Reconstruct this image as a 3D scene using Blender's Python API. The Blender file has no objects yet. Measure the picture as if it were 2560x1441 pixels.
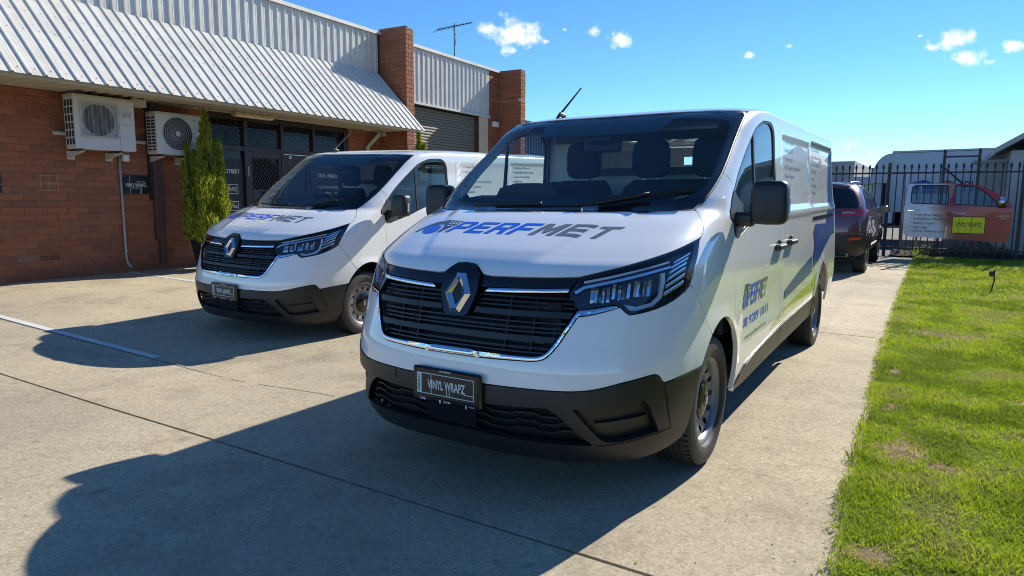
import bpy, math, random
import numpy as np
from mathutils import Vector, Matrix
from mathutils.geometry import delaunay_2d_cdt
rng = np.random.default_rng(7); random.seed(7)
SC = bpy.context.scene; COL = SC.collection
# ---------------------------------------------------------------- camera
PITCH, ROLL, CAMZ, FPX = -0.132517, 0.00487, 1.3719, 1699.8
cp, sp, cr, sr = math.cos(PITCH), math.sin(PITCH), math.cos(ROLL), math.sin(ROLL)
fw = Vector((0, cp, sp)); up0 = Vector((0, -sp, cp)); rt0 = Vector((1, 0, 0))
rt = cr*rt0 + sr*up0; up = -sr*rt0 + cr*up0
cam = bpy.data.objects.new('camera', bpy.data.cameras.new('camera')); COL.objects.link(cam)
cam.matrix_world = Matrix((( rt.x, up.x, -fw.x, 0), (rt.y, up.y, -fw.y, 0), (rt.z, up.z, -fw.z, CAMZ), (0, 0, 0, 1)))
cam.data.sensor_width = 36; cam.data.lens = FPX/2560*36; cam.data.clip_end = 3000; cam.data.clip_start = .05
SC.camera = cam
# ---------------------------------------------------------------- sun and sky
SUN = Vector((1.128, 1.122, 1.015)).normalized()       # towards the sun
sl = bpy.data.lights.new('sun', 'SUN'); sl.energy = 5.0; sl.angle = math.radians(.53); sl.color = (1, .945, .81)
so = bpy.data.objects.new('sun', sl); COL.objects.link(so); so.rotation_euler = SUN.to_track_quat('Z', 'Y').to_euler()
W = bpy.data.worlds.new('World'); SC.world = W; W.use_nodes = True
wn = W.node_tree.nodes; wl = W.node_tree.links; wn.clear()
wout = wn.new('ShaderNodeOutputWorld'); wbg = wn.new('ShaderNodeBackground'); wbg.inputs[1].default_value = .122
sky = wn.new('ShaderNodeTexSky'); sky.sky_type = 'NISHITA'; sky.sun_disc = False
sky.sun_elevation = math.asin(SUN.z); sky.sun_rotation = math.atan2(SUN.x, SUN.y)
sky.altitude = 2500; sky.air_density = 1.0; sky.dust_density = 0; sky.ozone_density = 3.0
hs = wn.new('ShaderNodeHueSaturation'); hs.inputs['Saturation'].default_value = 1.12; hs.inputs['Hue'].default_value = .504
wt = wn.new('ShaderNodeMix'); wt.data_type = 'RGBA'; wt.blend_type = 'MULTIPLY'; wt.inputs['Factor'].default_value = 1; wl.new(sky.outputs[0], wt.inputs[6]); wt.inputs[7].default_value = (.77, .925, 1.03, 1); wl.new(wt.outputs[2], hs.inputs['Color'])
def wmath(op, a, b=None, c=None, clamp=False):
    n = wn.new('ShaderNodeMath'); n.operation = op; n.use_clamp = clamp
    for i, q in enumerate((a, b, c)):
        if q is None: continue
        if isinstance(q, (int, float)): n.inputs[i].default_value = q
        else: wl.new(q, n.inputs[i])
    return n.outputs[0]
def wdot(vec, d):
    n = wn.new('ShaderNodeVectorMath'); n.operation = 'DOT_PRODUCT'; wl.new(vec, n.inputs[0]); n.inputs[1].default_value = d; return n.outputs['Value']
tc = wn.new('ShaderNodeTexCoord'); wdir = tc.outputs['Generated']
nz = wn.new('ShaderNodeTexNoise'); nz.inputs['Scale'].default_value = 48; nz.inputs['Detail'].default_value = 7; nz.inputs['Roughness'].default_value = .62; wl.new(wdir, nz.inputs['Vector'])
nz2 = wn.new('ShaderNodeTexNoise'); nz2.inputs['Scale'].default_value = 130; nz2.inputs['Detail'].default_value = 4; wl.new(wdir, nz2.inputs['Vector'])
turb = wmath('ADD', wmath('MULTIPLY', wmath('SUBTRACT', nz.outputs['Fac'], .5), 3.0), wmath('MULTIPLY', wmath('SUBTRACT', nz2.outputs['Fac'], .5), .9))
# small fair-weather clouds: direction given by picture position, half-sizes in pixels of the photograph, opacity
CLOUDS = [(1285,82,62,40,1.05),(1225,70,26,20,.9),(1275,128,34,16,.9),(1325,100,30,22,.95),(1556,97,38,21,1),(1480,82,18,15,.8),(1410,74,16,8,.45),(1365,103,12,9,.5),
  (2398,98,48,24,1.05),(2328,121,24,13,.8),(2414,145,46,14,.85),(2478,155,24,12,.75),(2548,116,24,16,.95),(1870,138,22,9,.75),(1972,117,18,7,.6),
  (2135,366,70,9,.32),(1330,284,40,14,.35),(1420,282,16,12,.4),(2300,90,12,6,.4)]
cover = None; STR = 1.9
wst = wn.new('ShaderNodeVectorMath'); wst.operation = 'MULTIPLY'; wl.new(wdir, wst.inputs[0]); wst.inputs[1].default_value = (1, 1, STR)
for (x, y, a, b, o) in CLOUDS:
    f = (rt*((x-1280)/FPX) - up*((y-720.5)/FPX) + fw).normalized(); n = wn.new('ShaderNodeVectorMath'); n.operation = 'DISTANCE'; wl.new(wst.outputs[0], n.inputs[0]); n.inputs[1].default_value = (f.x, f.y, f.z*STR)
    m = wmath('MULTIPLY_ADD', n.outputs['Value'], -FPX/max(a*.82, b*STR*.84), .95-1.1*(1-min(o, 1)))
    cover = m if cover is None else wmath('MAXIMUM', cover, m)
cover = wmath('ADD', cover, wmath('ADD', turb, .12), clamp=True); cover = wmath('MULTIPLY', wmath('POWER', cover, 1.35), 1.12, clamp=True)
wm = wn.new('ShaderNodeMix'); wm.data_type = 'RGBA'; wl.new(cover, wm.inputs['Factor']); wl.new(hs.outputs[0], wm.inputs[6]); wm.inputs[7].default_value = (6.4, 6.6, 6.9, 1)
wl.new(wm.outputs[2], wbg.inputs[0]); wl.new(wbg.outputs[0], wout.inputs[0])
vs_ = SC.view_settings; vs_.view_transform = 'Standard'; vs_.look = 'None'; vs_.exposure = 0.6; vs_.gamma = 1; vs_.use_curve_mapping = False
SC.render.engine = 'CYCLES'; SC.cycles.use_denoising = True; SC.cycles.denoising_prefilter = 'ACCURATE'; SC.cycles.filter_width = 1.0; SC.cycles.max_bounces = 8; SC.cycles.transparent_max_bounces = 12
SC.cycles.caustics_refractive = False; SC.cycles.caustics_reflective = False; SC.cycles.sample_clamp_indirect = 6
# ---------------------------------------------------------------- materials
MATS = {}
class NT:
    def __init__(s, name):
        s.m = bpy.data.materials.new(name); s.m.use_nodes = True; s.t = s.m.node_tree; s.n = s.t.nodes; s.l = s.t.links
        s.n.clear(); s.out = s.n.new('ShaderNodeOutputMaterial')
    def add(s, ty, **kw):
        n = s.n.new(ty)
        for k, v in kw.items():
            if k.startswith('_'): setattr(n, k[1:], v)
            else: s.set(n, k, v)
        return n
    def set(s, n, k, v):
        i = n.inputs[k.replace('__', ' ')] if isinstance(k, str) else n.inputs[k]
        if hasattr(v, 'is_output') or type(v).__name__.startswith('NodeSocket'): s.l.new(v, i)
        else:
            if i.type == 'RGBA' and len(v) == 3: v = (*v, 1)
            i.default_value = v
    def coord(s, which='Object', scale=None):
        c = s.add('ShaderNodeTexCoord').outputs[which]
        if scale is not None:
            mp = s.add('ShaderNodeMapping'); s.l.new(c, mp.inputs[0]); mp.inputs['Scale'].default_value = scale; c = mp.outputs[0]
        return c
    def noise(s, vec, scale, detail=4, rough=.55):
        n = s.add('ShaderNodeTexNoise', Vector=vec, Scale=scale, Detail=detail, Roughness=rough); return n.outputs['Fac']
    def ramp(s, fac, stops):
        n = s.add('ShaderNodeValToRGB'); s.l.new(fac, n.inputs[0]); e = n.color_ramp.elements
        while len(e) < len(stops): e.new(.5)
        for q, (p, c) in zip(e, stops): q.position = p; q.color = (*c, 1) if len(c) == 3 else c
        return n.outputs[0]
    def mix(s, f, a, b, bt='MIX'):
        n = s.add('ShaderNodeMix', _data_type='RGBA', _blend_type=bt)
        s.set(n, 0, f); s.set(n, 6, a); s.set(n, 7, b); return n.outputs[2]
    def math(s, op, a, b=0., clamp=False):
        n = s.add('ShaderNodeMath', _operation=op, _use_clamp=clamp); s.set(n, 0, a); s.set(n, 1, b); return n.outputs[0]
    def bump(s, h, strength=.3, dist=.01):
        return s.add('ShaderNodeBump', Height=h, Strength=strength, Distance=dist).outputs[0]
    def pbr(s, color=(.5,.5,.5), rough=.5, metal=0., normal=None, **kw):
        p = s.add('ShaderNodeBsdfPrincipled'); s.set(p, 'Base Color', color); s.set(p, 'Roughness', rough); s.set(p, 'Metallic', metal)
        if normal is not None: s.l.new(normal, p.inputs['Normal'])
        for k, v in kw.items(): s.set(p, k.replace('__', ' '), v)
        s.l.new(p.outputs[0], s.out.inputs[0]); return p
def simple(name, color, rough=.5, metal=0., vary=.12, nscale=9., bumps=0., **kw):
    t = NT(name); c = t.coord(); f = t.noise(c, nscale, 5)
    col = t.mix(f, tuple(q*(1-vary) for q in color), tuple(min(1, q*(1+vary)) for q in color))
    r = t.math('ADD', t.math('MULTIPLY', t.noise(c, nscale*2.3, 3), .16 if rough > .2 else .03), rough-(.08 if rough > .2 else .015))
    t.pbr(col, r, metal, t.bump(t.noise(c, nscale*14, 3), bumps, .004) if bumps else None, **kw); MATS[name] = t.m; return t.m
def flat(name, color, rough=.5, metal=0., **kw):
    t = NT(name); t.pbr(color, rough, metal, **kw); MATS[name] = t.m; return t.m
def glassmat(name, tint=(.5,.6,.62), ior=1.52, refl=1.0):
    t = NT(name); tr = t.add('ShaderNodeBsdfTransparent', Color=tint); gl = t.add('ShaderNodeBsdfGlossy', Roughness=.0, Color=(1,1,1))
    bf = t.add('ShaderNodeNewGeometry').outputs['Backfacing']; fr = t.add('ShaderNodeFresnel', IOR=t.math('ADD', t.math('MULTIPLY', bf, 1/ior-ior), ior)); f = t.math('MULTIPLY', fr.outputs[0], refl, clamp=True)
    mx = t.add('ShaderNodeMixShader'); t.l.new(f, mx.inputs[0]); t.l.new(tr.outputs[0], mx.inputs[1]); t.l.new(gl.outputs[0], mx.inputs[2])
    t.l.new(mx.outputs[0], t.out.inputs[0]); MATS[name] = t.m; return t.m
# ---------------------------------------------------------------- object helpers
def tag(o, label=None, cat=None, group=None, kind=None):
    if label: o['label'] = label
    if cat: o['category'] = cat
    if group: o['group'] = group
    if kind: o['kind'] = kind
    return o
def empty(name, loc=(0,0,0), rz=0., mat=None):
    o = bpy.data.objects.new(name, None); COL.objects.link(o); o.empty_display_size = .1
    if mat is not None: o.matrix_world = mat
    else: o.location = loc; o.rotation_euler = (0, 0, rz)
    return o
def link(name, me, parent=None):
    o = bpy.data.objects.new(name, me); COL.objects.link(o)
    if parent is not None: o.parent = parent
    return o
def mobj(name, V, Fc, mat, parent=None, smooth=False, auto=None):
    me = bpy.data.meshes.new(name); me.from_pydata([tuple(map(float, v)) for v in V], [], [tuple(f) for f in Fc]); me.validate(); me.update()
    for m in (mat if isinstance(mat, (list, tuple)) else [mat]): me.materials.append(MATS[m] if isinstance(m, str) else m)
    if smooth: me.shade_smooth()
    if auto is not None: me.shade_smooth(); me.set_sharp_from_angle(angle=math.radians(auto))
    return link(name, me, parent)
class MB:
    """collects simple solids; build() links them as one mesh"""
    def __init__(s): s.V = []; s.F = []
    def raw(s, V, Fc):
        o = len(s.V); s.V += [tuple(v) for v in V]; s.F += [tuple(i+o for i in f) for f in Fc]; return s
    def frame(s, o, ax, ay, az, x0, x1, y0, y1, z0, z1, bev=0.):
        o, ax, ay, az = map(np.array, (o, ax, ay, az)); V = []
        if bev <= 0:
            for z in (z0, z1):
                for (x, y) in ((x0,y0),(x1,y0),(x1,y1),(x0,y1)): V.append(o+ax*x+ay*y+az*z)
            return s.raw(V, [(3,2,1,0),(4,5,6,7),(0,1,5,4),(1,2,6,5),(2,3,7,6),(3,0,4,7)])
        b = bev
        for z, k in ((z0,b),(z0+b,0),(z1-b,0),(z1,b)):
            q = [(x0+b+k*.0,y0+k),(x1-b,y0+k),(x1-k,y0+b),(x1-k,y1-b),(x1-b,y1-k),(x0+b,y1-k),(x0+k,y1-b),(x0+k,y0+b)]
            for (x, y) in q: V.append(o+ax*x+ay*y+az*z)
        Fc = [tuple(range(7,-1,-1)), tuple(range(24,32))]
        for r in range(3):
            for i in range(8): j = (i+1) % 8; Fc.append((r*8+i, r*8+j, r*8+8+j, r*8+8+i))
        return s.raw(V, Fc)
    def box(s, x0, x1, y0, y1, z0, z1, bev=0.): return s.frame((0,0,0),(1,0,0),(0,1,0),(0,0,1), x0,x1,y0,y1,z0,z1,bev)
    def tube(s, pts, r, n=8, caps=True):
        pts = [np.array(p, float) for p in pts]; rs = r if hasattr(r, '__len__') else [r]*len(pts); V = []; prev = None
        for i, p in enumerate(pts):
            d = pts[min(i+1, len(pts)-1)]-pts[max(i-1, 0)]; d = d/(np.linalg.norm(d)+1e-12)
            if prev is None: u = np.cross(d, (0,0,1) if abs(d[2]) < .9 else (1,0,0))
            else: u = prev-d*np.dot(prev, d)
            u = u/np.linalg.norm(u); w = np.cross(d, u); prev = u
            for k in range(n): a = 2*math.pi*k/n; V.append(p+(u*math.cos(a)+w*math.sin(a))*rs[i])
        Fc = []
        for i in range(len(pts)-1):
            for k in range(n): j = (k+1) % n; Fc.append((i*n+k, i*n+j, i*n+n+j, i*n+n+k))
        if caps: Fc += [tuple(range(n-1,-1,-1)), tuple(range((len(pts)-1)*n, len(pts)*n))]
        return s.raw(V, Fc)
    def lathe(s, prof, n=32, o=(0,0,0), axis='x', close=False):
        V = []; o = np.array(o, float)
        for (r, x) in prof:
            for k in range(n):
                a = 2*math.pi*k/n; c, q = r*math.cos(a), r*math.sin(a)
                V.append(o+np.array((x, c, q) if axis == 'x' else ((c, q, x) if axis == 'z' else (c, x, q))))
        Fc = []; m = len(prof)
        for i in range(m-1+(1 if close else 0)):
            i2 = (i+1) % m
            for k in range(n): j = (k+1) % n; Fc.append((i*n+k, i*n+j, i2*n+j, i2*n+k))
        return s.raw(V, Fc)
    def prism(s, poly, o, ax, ay, az, d0, d1):
        """polygon in (ax, ay), extruded along az from d0 to d1"""
        o, ax, ay, az = map(np.array, (o, ax, ay, az)); n = len(poly); V = [o+ax*x+ay*y+az*d for d in (d0, d1) for (x, y) in poly]
        Fc = [tuple(range(n-1,-1,-1)), tuple(range(n, 2*n))]+[(i, (i+1) % n, n+(i+1) % n, n+i) for i in range(n)]
        return s.raw(V, Fc)
    def build(s, name, mat, parent=None, smooth=False, auto=None): return mobj(name, s.V, s.F, mat, parent, smooth, auto)
def box(name, x0, x1, y0, y1, z0, z1, mat, parent=None, bev=0.): return MB().box(x0,x1,y0,y1,z0,z1,bev).build(name, mat, parent)
def copy_tree(o, parent=None):
    c = o.copy(); COL.objects.link(c); c.parent = parent
    for k in ('label', 'category', 'group'):
        pass
    for ch in list(CHILD.get(o.name, ())) : copy_tree(ch, c)
    return c
CHILD = {}
def index_children():
    CHILD.clear()
    for o in SC.objects:
        if o.parent is not None: CHILD.setdefault(o.parent.name, []).append(o)
# text outlines from the built-in font
_TXT = {}
def text2d(body, xs=1.0, bold=0., shear=0., space=1.0):
    key = (body, xs, bold, shear, space)
    if key not in _TXT:
        cu = bpy.data.curves.new('t', 'FONT'); cu.body = body; cu.size = 1.0; cu.offset = bold; cu.shear = shear; cu.space_character = space; cu.resolution_u = 3
        ob = bpy.data.objects.new('t', cu); COL.objects.link(ob); dg = bpy.context.evaluated_depsgraph_get(); me = bpy.data.meshes.new_from_object(ob.evaluated_get(dg))
        V = np.array([v.co[:2] for v in me.vertices]); V[:, 0] *= xs; Fc = [tuple(p.vertices) for p in me.polygons]
        bpy.data.objects.remove(ob); bpy.data.curves.remove(cu); bpy.data.meshes.remove(me)
        V[:, 0] -= V[:, 0].min(); _TXT[key] = (V, Fc)
    return _TXT[key]
CAPH = .70     # cap height of the font for size 1
def text_obj(name, body, mat, parent, origin, ax, ay, height, xs=1., width=None, bold=0., align='l', fn=None, shear=0.):
    """flat lettering: cap height `height` (m), lies in the plane (ax, ay) at origin"""
    V, Fc = text2d(body, 1., bold, shear); k = height/CAPH; kx = k*xs; w = V[:, 0].max()
    if width is not None: kx = width/w
    X = V[:, 0]*kx; Y = V[:, 1]*k
    if align == 'c': X = X-w*kx/2
    elif align == 'r': X = X-w*kx
    if fn is not None: P = fn(X, Y)
    else:
        o, ax, ay = map(np.array, (origin, ax, ay)); P = o+X[:, None]*ax+Y[:, None]*ay
    return mobj(name, P, Fc, mat, parent)
def inpoly(px, py, poly):
    r = np.zeros(len(px), bool); n = len(poly); j = n-1
    for i in range(n):
        xi, yi = poly[i]; xj, yj = poly[j]
        c = ((yi > py) != (yj > py)) & (px < (xj-xi)*(py-yi)/((yj-yi) or 1e-12)+xi); r ^= c; j = i
    return r
def densify(poly, step):
    out = []
    for i, p in enumerate(poly):
        q = poly[(i+1) % len(poly)]; d = math.hypot(q[0]-p[0], q[1]-p[1]); k = max(1, int(math.ceil(d/step)))
        for t in range(k): out.append((p[0]+(q[0]-p[0])*t/k, p[1]+(q[1]-p[1])*t/k))
    return out
def fill2d(poly, holes=(), step=.04, edge=None):
    """triangulate a polygon with holes, with inner points every `step`; returns verts (n,2), tris"""
    edge = edge or step*.7; loops = [densify(poly, edge)]+[densify(h, edge) for h in holes]; pts = []; edges = []
    for L in loops:
        o = len(pts); pts += L; edges += [(o+i, o+(i+1) % len(L)) for i in range(len(L))]
    P = np.array(poly); x0, y0 = P.min(0); x1, y1 = P.max(0)
    if step < 5:
        gx, gy = np.meshgrid(np.arange(x0+step/2, x1, step), np.arange(y0+step/2, y1, step)); gx[1::2] += step*.5; gx = gx.ravel(); gy = gy.ravel()
        m = inpoly(gx, gy, loops[0])
        for L in loops[1:]: m &= ~inpoly(gx, gy, L)
        gx, gy = gx[m], gy[m]; B = np.array(pts)
        if len(gx):
            keep = np.ones(len(gx), bool)
            for k in range(0, len(gx), 400): keep[k:k+400] = (np.hypot(gx[k:k+400, None]-B[:, 0], gy[k:k+400, None]-B[:, 1]).min(1) > step*.45)
            pts += list(zip(gx[keep].tolist(), gy[keep].tolist()))
    r = delaunay_2d_cdt([Vector(p) for p in pts], edges, [], 0, 1e-7)
    V = np.array([tuple(v) for v in r[0]]); T = np.array([tuple(f)[:3] for f in r[2]])
    c = V[T].mean(1); m = inpoly(c[:, 0], c[:, 1], loops[0])
    for L in loops[1:]: m &= ~inpoly(c[:, 0], c[:, 1], L)
    T = T[m]; a = V[T]; ar = np.cross(a[:, 1]-a[:, 0], a[:, 2]-a[:, 0]); T[ar < 0] = T[ar < 0][:, ::-1]
    T = T[np.abs(ar) > 1e-12]
    return V, T
def mesh_np(name, V, Fc, mats, normals=None):
    me = bpy.data.meshes.new(name); me.from_pydata(V.tolist() if hasattr(V, 'tolist') else V, [], Fc.tolist() if hasattr(Fc, 'tolist') else Fc)
    for m in mats: me.materials.append(MATS[m] if isinstance(m, str) else m)
    me.update()
    if normals is not None:
        me.shade_smooth(); me.normals_split_custom_set(normals.tolist())
    return me
# ---------------------------------------------------------------- car-body surfaces: horizontal slices, each a rounded plan outline
def sstep(a, b, x):
    t = np.clip((x-a)/(b-a), 0, 1); return t*t*(3-2*t)
def pchip(xk, yk):
    xk = np.array(xk, float); yk = np.array(yk, float); h = np.diff(xk); d = np.diff(yk)/h; m = np.zeros(len(xk)); m[0], m[-1] = d[0], d[-1]
    for i in range(1, len(xk)-1):
        if d[i-1]*d[i] > 0: w1 = 2*h[i]+h[i-1]; w2 = h[i]+2*h[i-1]; m[i] = (w1+w2)/(w1/d[i-1]+w2/d[i])
    def f(x):
        x = np.clip(np.asarray(x, float), xk[0], xk[-1]); i = np.clip(np.searchsorted(xk, x, side='right')-1, 0, len(xk)-2)
        t = (x-xk[i])/h[i]; t2 = t*t; t3 = t2*t
        return (2*t3-3*t2+1)*yk[i]+(t3-2*t2+t)*h[i]*m[i]+(-2*t3+3*t2)*yk[i+1]+(t3-t2)*h[i]*m[i+1]
    return f
class Surf:
    def __init__(s, T, DR, NR, mod, am=1.15, side=3.9):
        T = np.array(T); s.T = T; s.Z, s.F, s.D, s.N, s.W, s.R = [pchip(T[:, 0], T[:, k]) for k in range(1, 7)]
        s.DR = DR; s.NR = NR; s.mod = mod; s.am = am; s.sd = side; s.vv = np.linspace(T[0, 0], T[-1, 0], 3000); s.zz = s.Z(s.vv)
    def base(s, a, v):
        sg = np.where(a < 0, -1., 1.); a = np.abs(a); z = s.Z(v); yf = s.F(v); D = s.D(v); n = s.N(v); w = s.W(v); y1 = yf+D; y2 = s.R(v)-s.DR
        t = np.clip(a, 0, 1)*np.pi/2; x = w*np.sin(t)**(2/n); y = yf+D*(1-np.cos(t).clip(0)**(2/n))
        y = np.where(a > 1, y1+(y2-y1)*np.clip(a-1, 0, 1), y); t3 = np.clip(a-2, 0, 1)*np.pi/2
        x = np.where(a > 2, w*np.cos(t3).clip(0)**(2/s.NR), x); y = np.where(a > 2, y2+s.DR*np.sin(t3)**(2/s.NR), y)
        return sg*x, y, z+0*x
    def P(s, a, v):
        a = np.asarray(a, float); v = np.asarray(v, float)+0*a; x, y, z = s.base(a, v); return s.mod(a, v, x, y, z)
    def nrm(s, a, v):
        e = 2e-4; a = np.asarray(a, float); v = np.asarray(v, float)+0*a
        du = s.P(a+e, v)-s.P(a-e, v); dv = s.P(a, v+e)-s.P(a, v-e); n = np.cross(du, dv); return n/(np.linalg.norm(n, axis=-1, keepdims=True)+1e-15)
    def m2a(s, m): g = np.abs(m); return np.sign(m)*np.where(g <= s.am, g/s.am, 1+(g-s.am)/s.sd)
    def a2m(s, a): g = np.abs(a); return np.sign(a)*np.where(g <= 1, g*s.am, s.am+(g-1)*s.sd)
    def vz(s, z): return np.interp(z, s.zz, s.vv)
    def xv(s, x, v):                       # (x, v) -> a, on the front
        x = np.asarray(x, float); w = s.W(v); n = s.N(v); return np.sign(x)*np.arcsin(np.clip(np.abs(x)/w, 0, 1)**(n/2))/(np.pi/2)
    def yz(s, y, z):                       # (y, z of the slice) -> (a, v), on the side
        v = s.vz(z); y = np.asarray(y, float)+0*v; yf = s.F(v); D = s.D(v); y1 = yf+D; y2 = s.R(v)-s.DR
        fr = np.arccos(np.clip(1-(y-yf)/D, 0, 1)**(s.N(v)/2))/(np.pi/2); return np.where(y < y1, fr, 1+(y-y1)/(y2-y1)), v
    def panel(s, name, poly, mat, parent, off=0., rim=.012, holes=(), step=.045, gap=.0022, edge=None, offset_fn=None, nfn=None):
        """a trimmed patch of the surface; outline and holes in (a, v)"""
        tm = lambda L: [(float(s.a2m(np.float64(a))), float(v)) for a, v in L]
        L = inset(tm(poly), gap); H = [inset(tm(h), -gap) for h in holes]
        V2, T = fill2d(L, H, step, edge); a = s.m2a(V2[:, 0]); v = V2[:, 1]; N = s.nrm(a, v); P = s.P(a, v)+N*(off if offset_fn is None else (off+offset_fn(a, v)+0*a)[:, None])
        NT_ = N if nfn is None else nfn(a, v, N, P); V = P; F3 = [tuple(map(int, t)) for t in T]; LN = [NT_[T].reshape(-1, 3)]
        if rim:
            E = np.concatenate([T[:, [0, 1]], T[:, [1, 2]], T[:, [2, 0]]]); key = {(int(i), int(j)) for i, j in E}
            bd = [(i, j) for i, j in key if (j, i) not in key]; vs = sorted({i for e in bd for i in e}); ix = {q: len(P)+k for k, q in enumerate(vs)}
            V = np.concatenate([P, P[vs]-N[vs]*rim])
            for i, j in bd:
                F3.append((j, i, ix[i], ix[j])); n = np.cross(P[i]-P[j], -N[i]); n = n/(np.linalg.norm(n)+1e-12); LN.append(np.repeat(n[None], 4, 0))
        return link(name, mesh_np(name, V, F3, [mat], np.concatenate(LN)), parent)
    def across(s, L0, L1, amt):
        """normals that roll from one edge line to the other, like a rounded moulding"""
        d = lambda L: s.P(*np.array(densify([tuple(q) for q in L], .01)[:-1]).T) if len(L) > 2 else s.P(*np.array([(L[0][0]+(L[1][0]-L[0][0])*t, L[0][1]+(L[1][1]-L[0][1])*t) for t in np.linspace(0, 1, 60)]).T)
        A_, B_ = d(L0), d(L1)
        def f(a, v, N, P):
            da = np.linalg.norm(P[:, None]-A_[None], axis=2); db = np.linalg.norm(P[:, None]-B_[None], axis=2); pa = A_[da.argmin(1)]; pb = B_[db.argmin(1)]; da = da.min(1); db = db.min(1)
            u = pb-pa; u /= np.linalg.norm(u, axis=1, keepdims=True)+1e-9; q = N+u*(amt*(da-db)/(da+db+1e-9))[:, None]; return q/np.linalg.norm(q, axis=1, keepdims=True)
        return f
    def both(s, name, poly, mat, parent, **kw):
        r = s.panel(name, poly, mat, parent, **kw); h = kw.pop('holes', ())
        l = s.panel(name, mir(poly), mat, parent, holes=[mir(q) for q in h], **kw); return r, l
    def strip(s, name, line, width, mat, parent, off=0., rim=.006, both=False, **kw):
        """a band of constant width along a polyline in (a, v)"""
        p = np.array([(float(s.a2m(np.float64(a))), v) for a, v in line]); d = np.gradient(p, axis=0); d /= np.linalg.norm(d, axis=1, keepdims=True); n = np.stack([-d[:, 1], d[:, 0]], 1)*width/2
        q = np.concatenate([p-n, (p+n)[::-1]]); poly = [(float(s.m2a(np.float64(x))), float(y)) for x, y in q]
        f = s.both if both else s.panel
        return f(name, poly, mat, parent, off=off, rim=rim, gap=0, **kw)
    def decal(s, name, polys, mat, parent, fn, off=.0014, step=.03):
        """thin vinyl: polygons (outer, holes) in decal units mapped by fn -> (a, v)"""
        VV = []; FF = []; NN = []
        for outer, holes in polys:
            V2, T = fill2d(outer, holes, step); a, v = fn(V2[:, 0], V2[:, 1]); N = s.nrm(a, v); P = s.P(a, v)+N*off
            t = T.copy(); q = P[t]; flip = (np.cross(q[:, 1]-q[:, 0], q[:, 2]-q[:, 0])*N[t[:, 0]]).sum(1) < 0; t[flip] = t[flip][:, ::-1]
            o = sum(map(len, VV)); VV.append(P); FF += [tuple(int(i)+o for i in f) for f in t]; NN.append(N[t].reshape(-1, 3))
        return link(name, mesh_np(name, np.concatenate(VV), FF, [mat], np.concatenate(NN)), parent)
    def text(s, name, body, mat, parent, fn, height, width=None, xs=1., bold=0., align='l', off=.0016, shear=0.):
        def g(X, Y): a, v = fn(X, Y); return s.P(a, v)+s.nrm(a, v)*off
        return text_obj(name, body, mat, parent, None, None, None, height, xs, width, bold, align, fn=g, shear=shear)
def cr(L, k=4):
    """smooth a polyline through its points"""
    P = np.array(L, float); Q = np.vstack([2*P[0]-P[1], P, 2*P[-1]-P[-2]]); out = []
    for i in range(len(P)-1):
        p0, p1, p2, p3 = Q[i:i+4]; n1 = np.linalg.norm(p2-p1)+1e-9; m1 = (p2-p0)*n1/(np.linalg.norm(p1-p0)+n1+1e-9); m2 = (p3-p1)*n1/(np.linalg.norm(p3-p2)+n1+1e-9)
        for t in np.arange(k)/k: out.append(tuple((2*t**3-3*t*t+1)*p1+(t**3-2*t*t+t)*m1+(-2*t**3+3*t*t)*p2+(t**3-t*t)*m2))
    return [(float(a), float(b)) for a, b in out+[tuple(P[-1])]]
def mir(L): return [(-a, v) for a, v in L][::-1]
def sym(half):
    """half outline from the centre line round to the centre line -> full outline"""
    return list(half)+[(-a, v) for a, v in half[::-1] if abs(a) > 1e-9]
def inset(L, d):
    if abs(d) < 1e-9: return L
    P = np.array(L); A_ = .5*np.sum(P[:, 0]*np.roll(P[:, 1], -1)-np.roll(P[:, 0], -1)*P[:, 1]); sg = 1 if A_ > 0 else -1
    e = np.roll(P, -1, 0)-P; e /= (np.linalg.norm(e, axis=1, keepdims=True)+1e-12); n = np.stack([-e[:, 1], e[:, 0]], 1)*sg; m = n+np.roll(n, 1, 0); k = (m*n).sum(1, keepdims=True).clip(.45)
    return [tuple(q) for q in (P+m/k*d)]
# ================================================================= the delivery vans (one model, two copies)
flat('van_paint', (.86,.86,.84), .25, Coat__Weight=1.0, Coat__Roughness=.012, Coat__IOR=1.55)
simple('grille_black', (.006,.006,.007), .38, vary=.1)
simple('black_plastic', (.013,.0135,.0145), .42, vary=.15, bumps=.12)
flat('gloss_black', (.008,.008,.010), .12)
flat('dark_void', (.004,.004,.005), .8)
flat('chrome', (.78,.80,.83), .045, 1.0)
flat('headlamp_reflector', (.74,.82,.92), .14, .92)
flat('lamp_silver', (.75,.77,.80), .28, .9)
flat('lamp_bezel', (.03,.04,.06), .18)
flat('lamp_guide', (.55,.60,.66), .10, Coat__Weight=1.0)
simple('tyre_rubber', (.022,.022,.023), .62, vary=.25, bumps=.25)
simple('steel_rim', (.20,.205,.215), .38, .45, vary=.08)
flat('rubber_seal', (.012,.012,.013), .45)
simple('seat_fabric', (.022,.024,.028), .85, vary=.3, bumps=.3)
simple('dash_plastic', (.016,.017,.019), .6, vary=.2)
simple('cabin_light_trim', (.20,.21,.21), .7, vary=.05)
simple('cargo_white', (.62,.63,.63), .5, vary=.04)
simple('cabin_grey_trim', (.10,.105,.11), .7, vary=.1)
glassmat('windscreen_glass', (.74,.83,.83), 1.5, .62); glassmat('side_glass', (.74,.83,.82), 1.5, 1.0); glassmat('lamp_lens', (.92,.94,.96), 1.45, 1.0)
flat('vinyl_blue', (.004,.10,.64), .35, Coat__Weight=.25); flat('vinyl_slate', (.045,.055,.075), .35, Coat__Weight=.25); flat('vinyl_grey', (.15,.155,.17), .35, Coat__Weight=.25)
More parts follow.
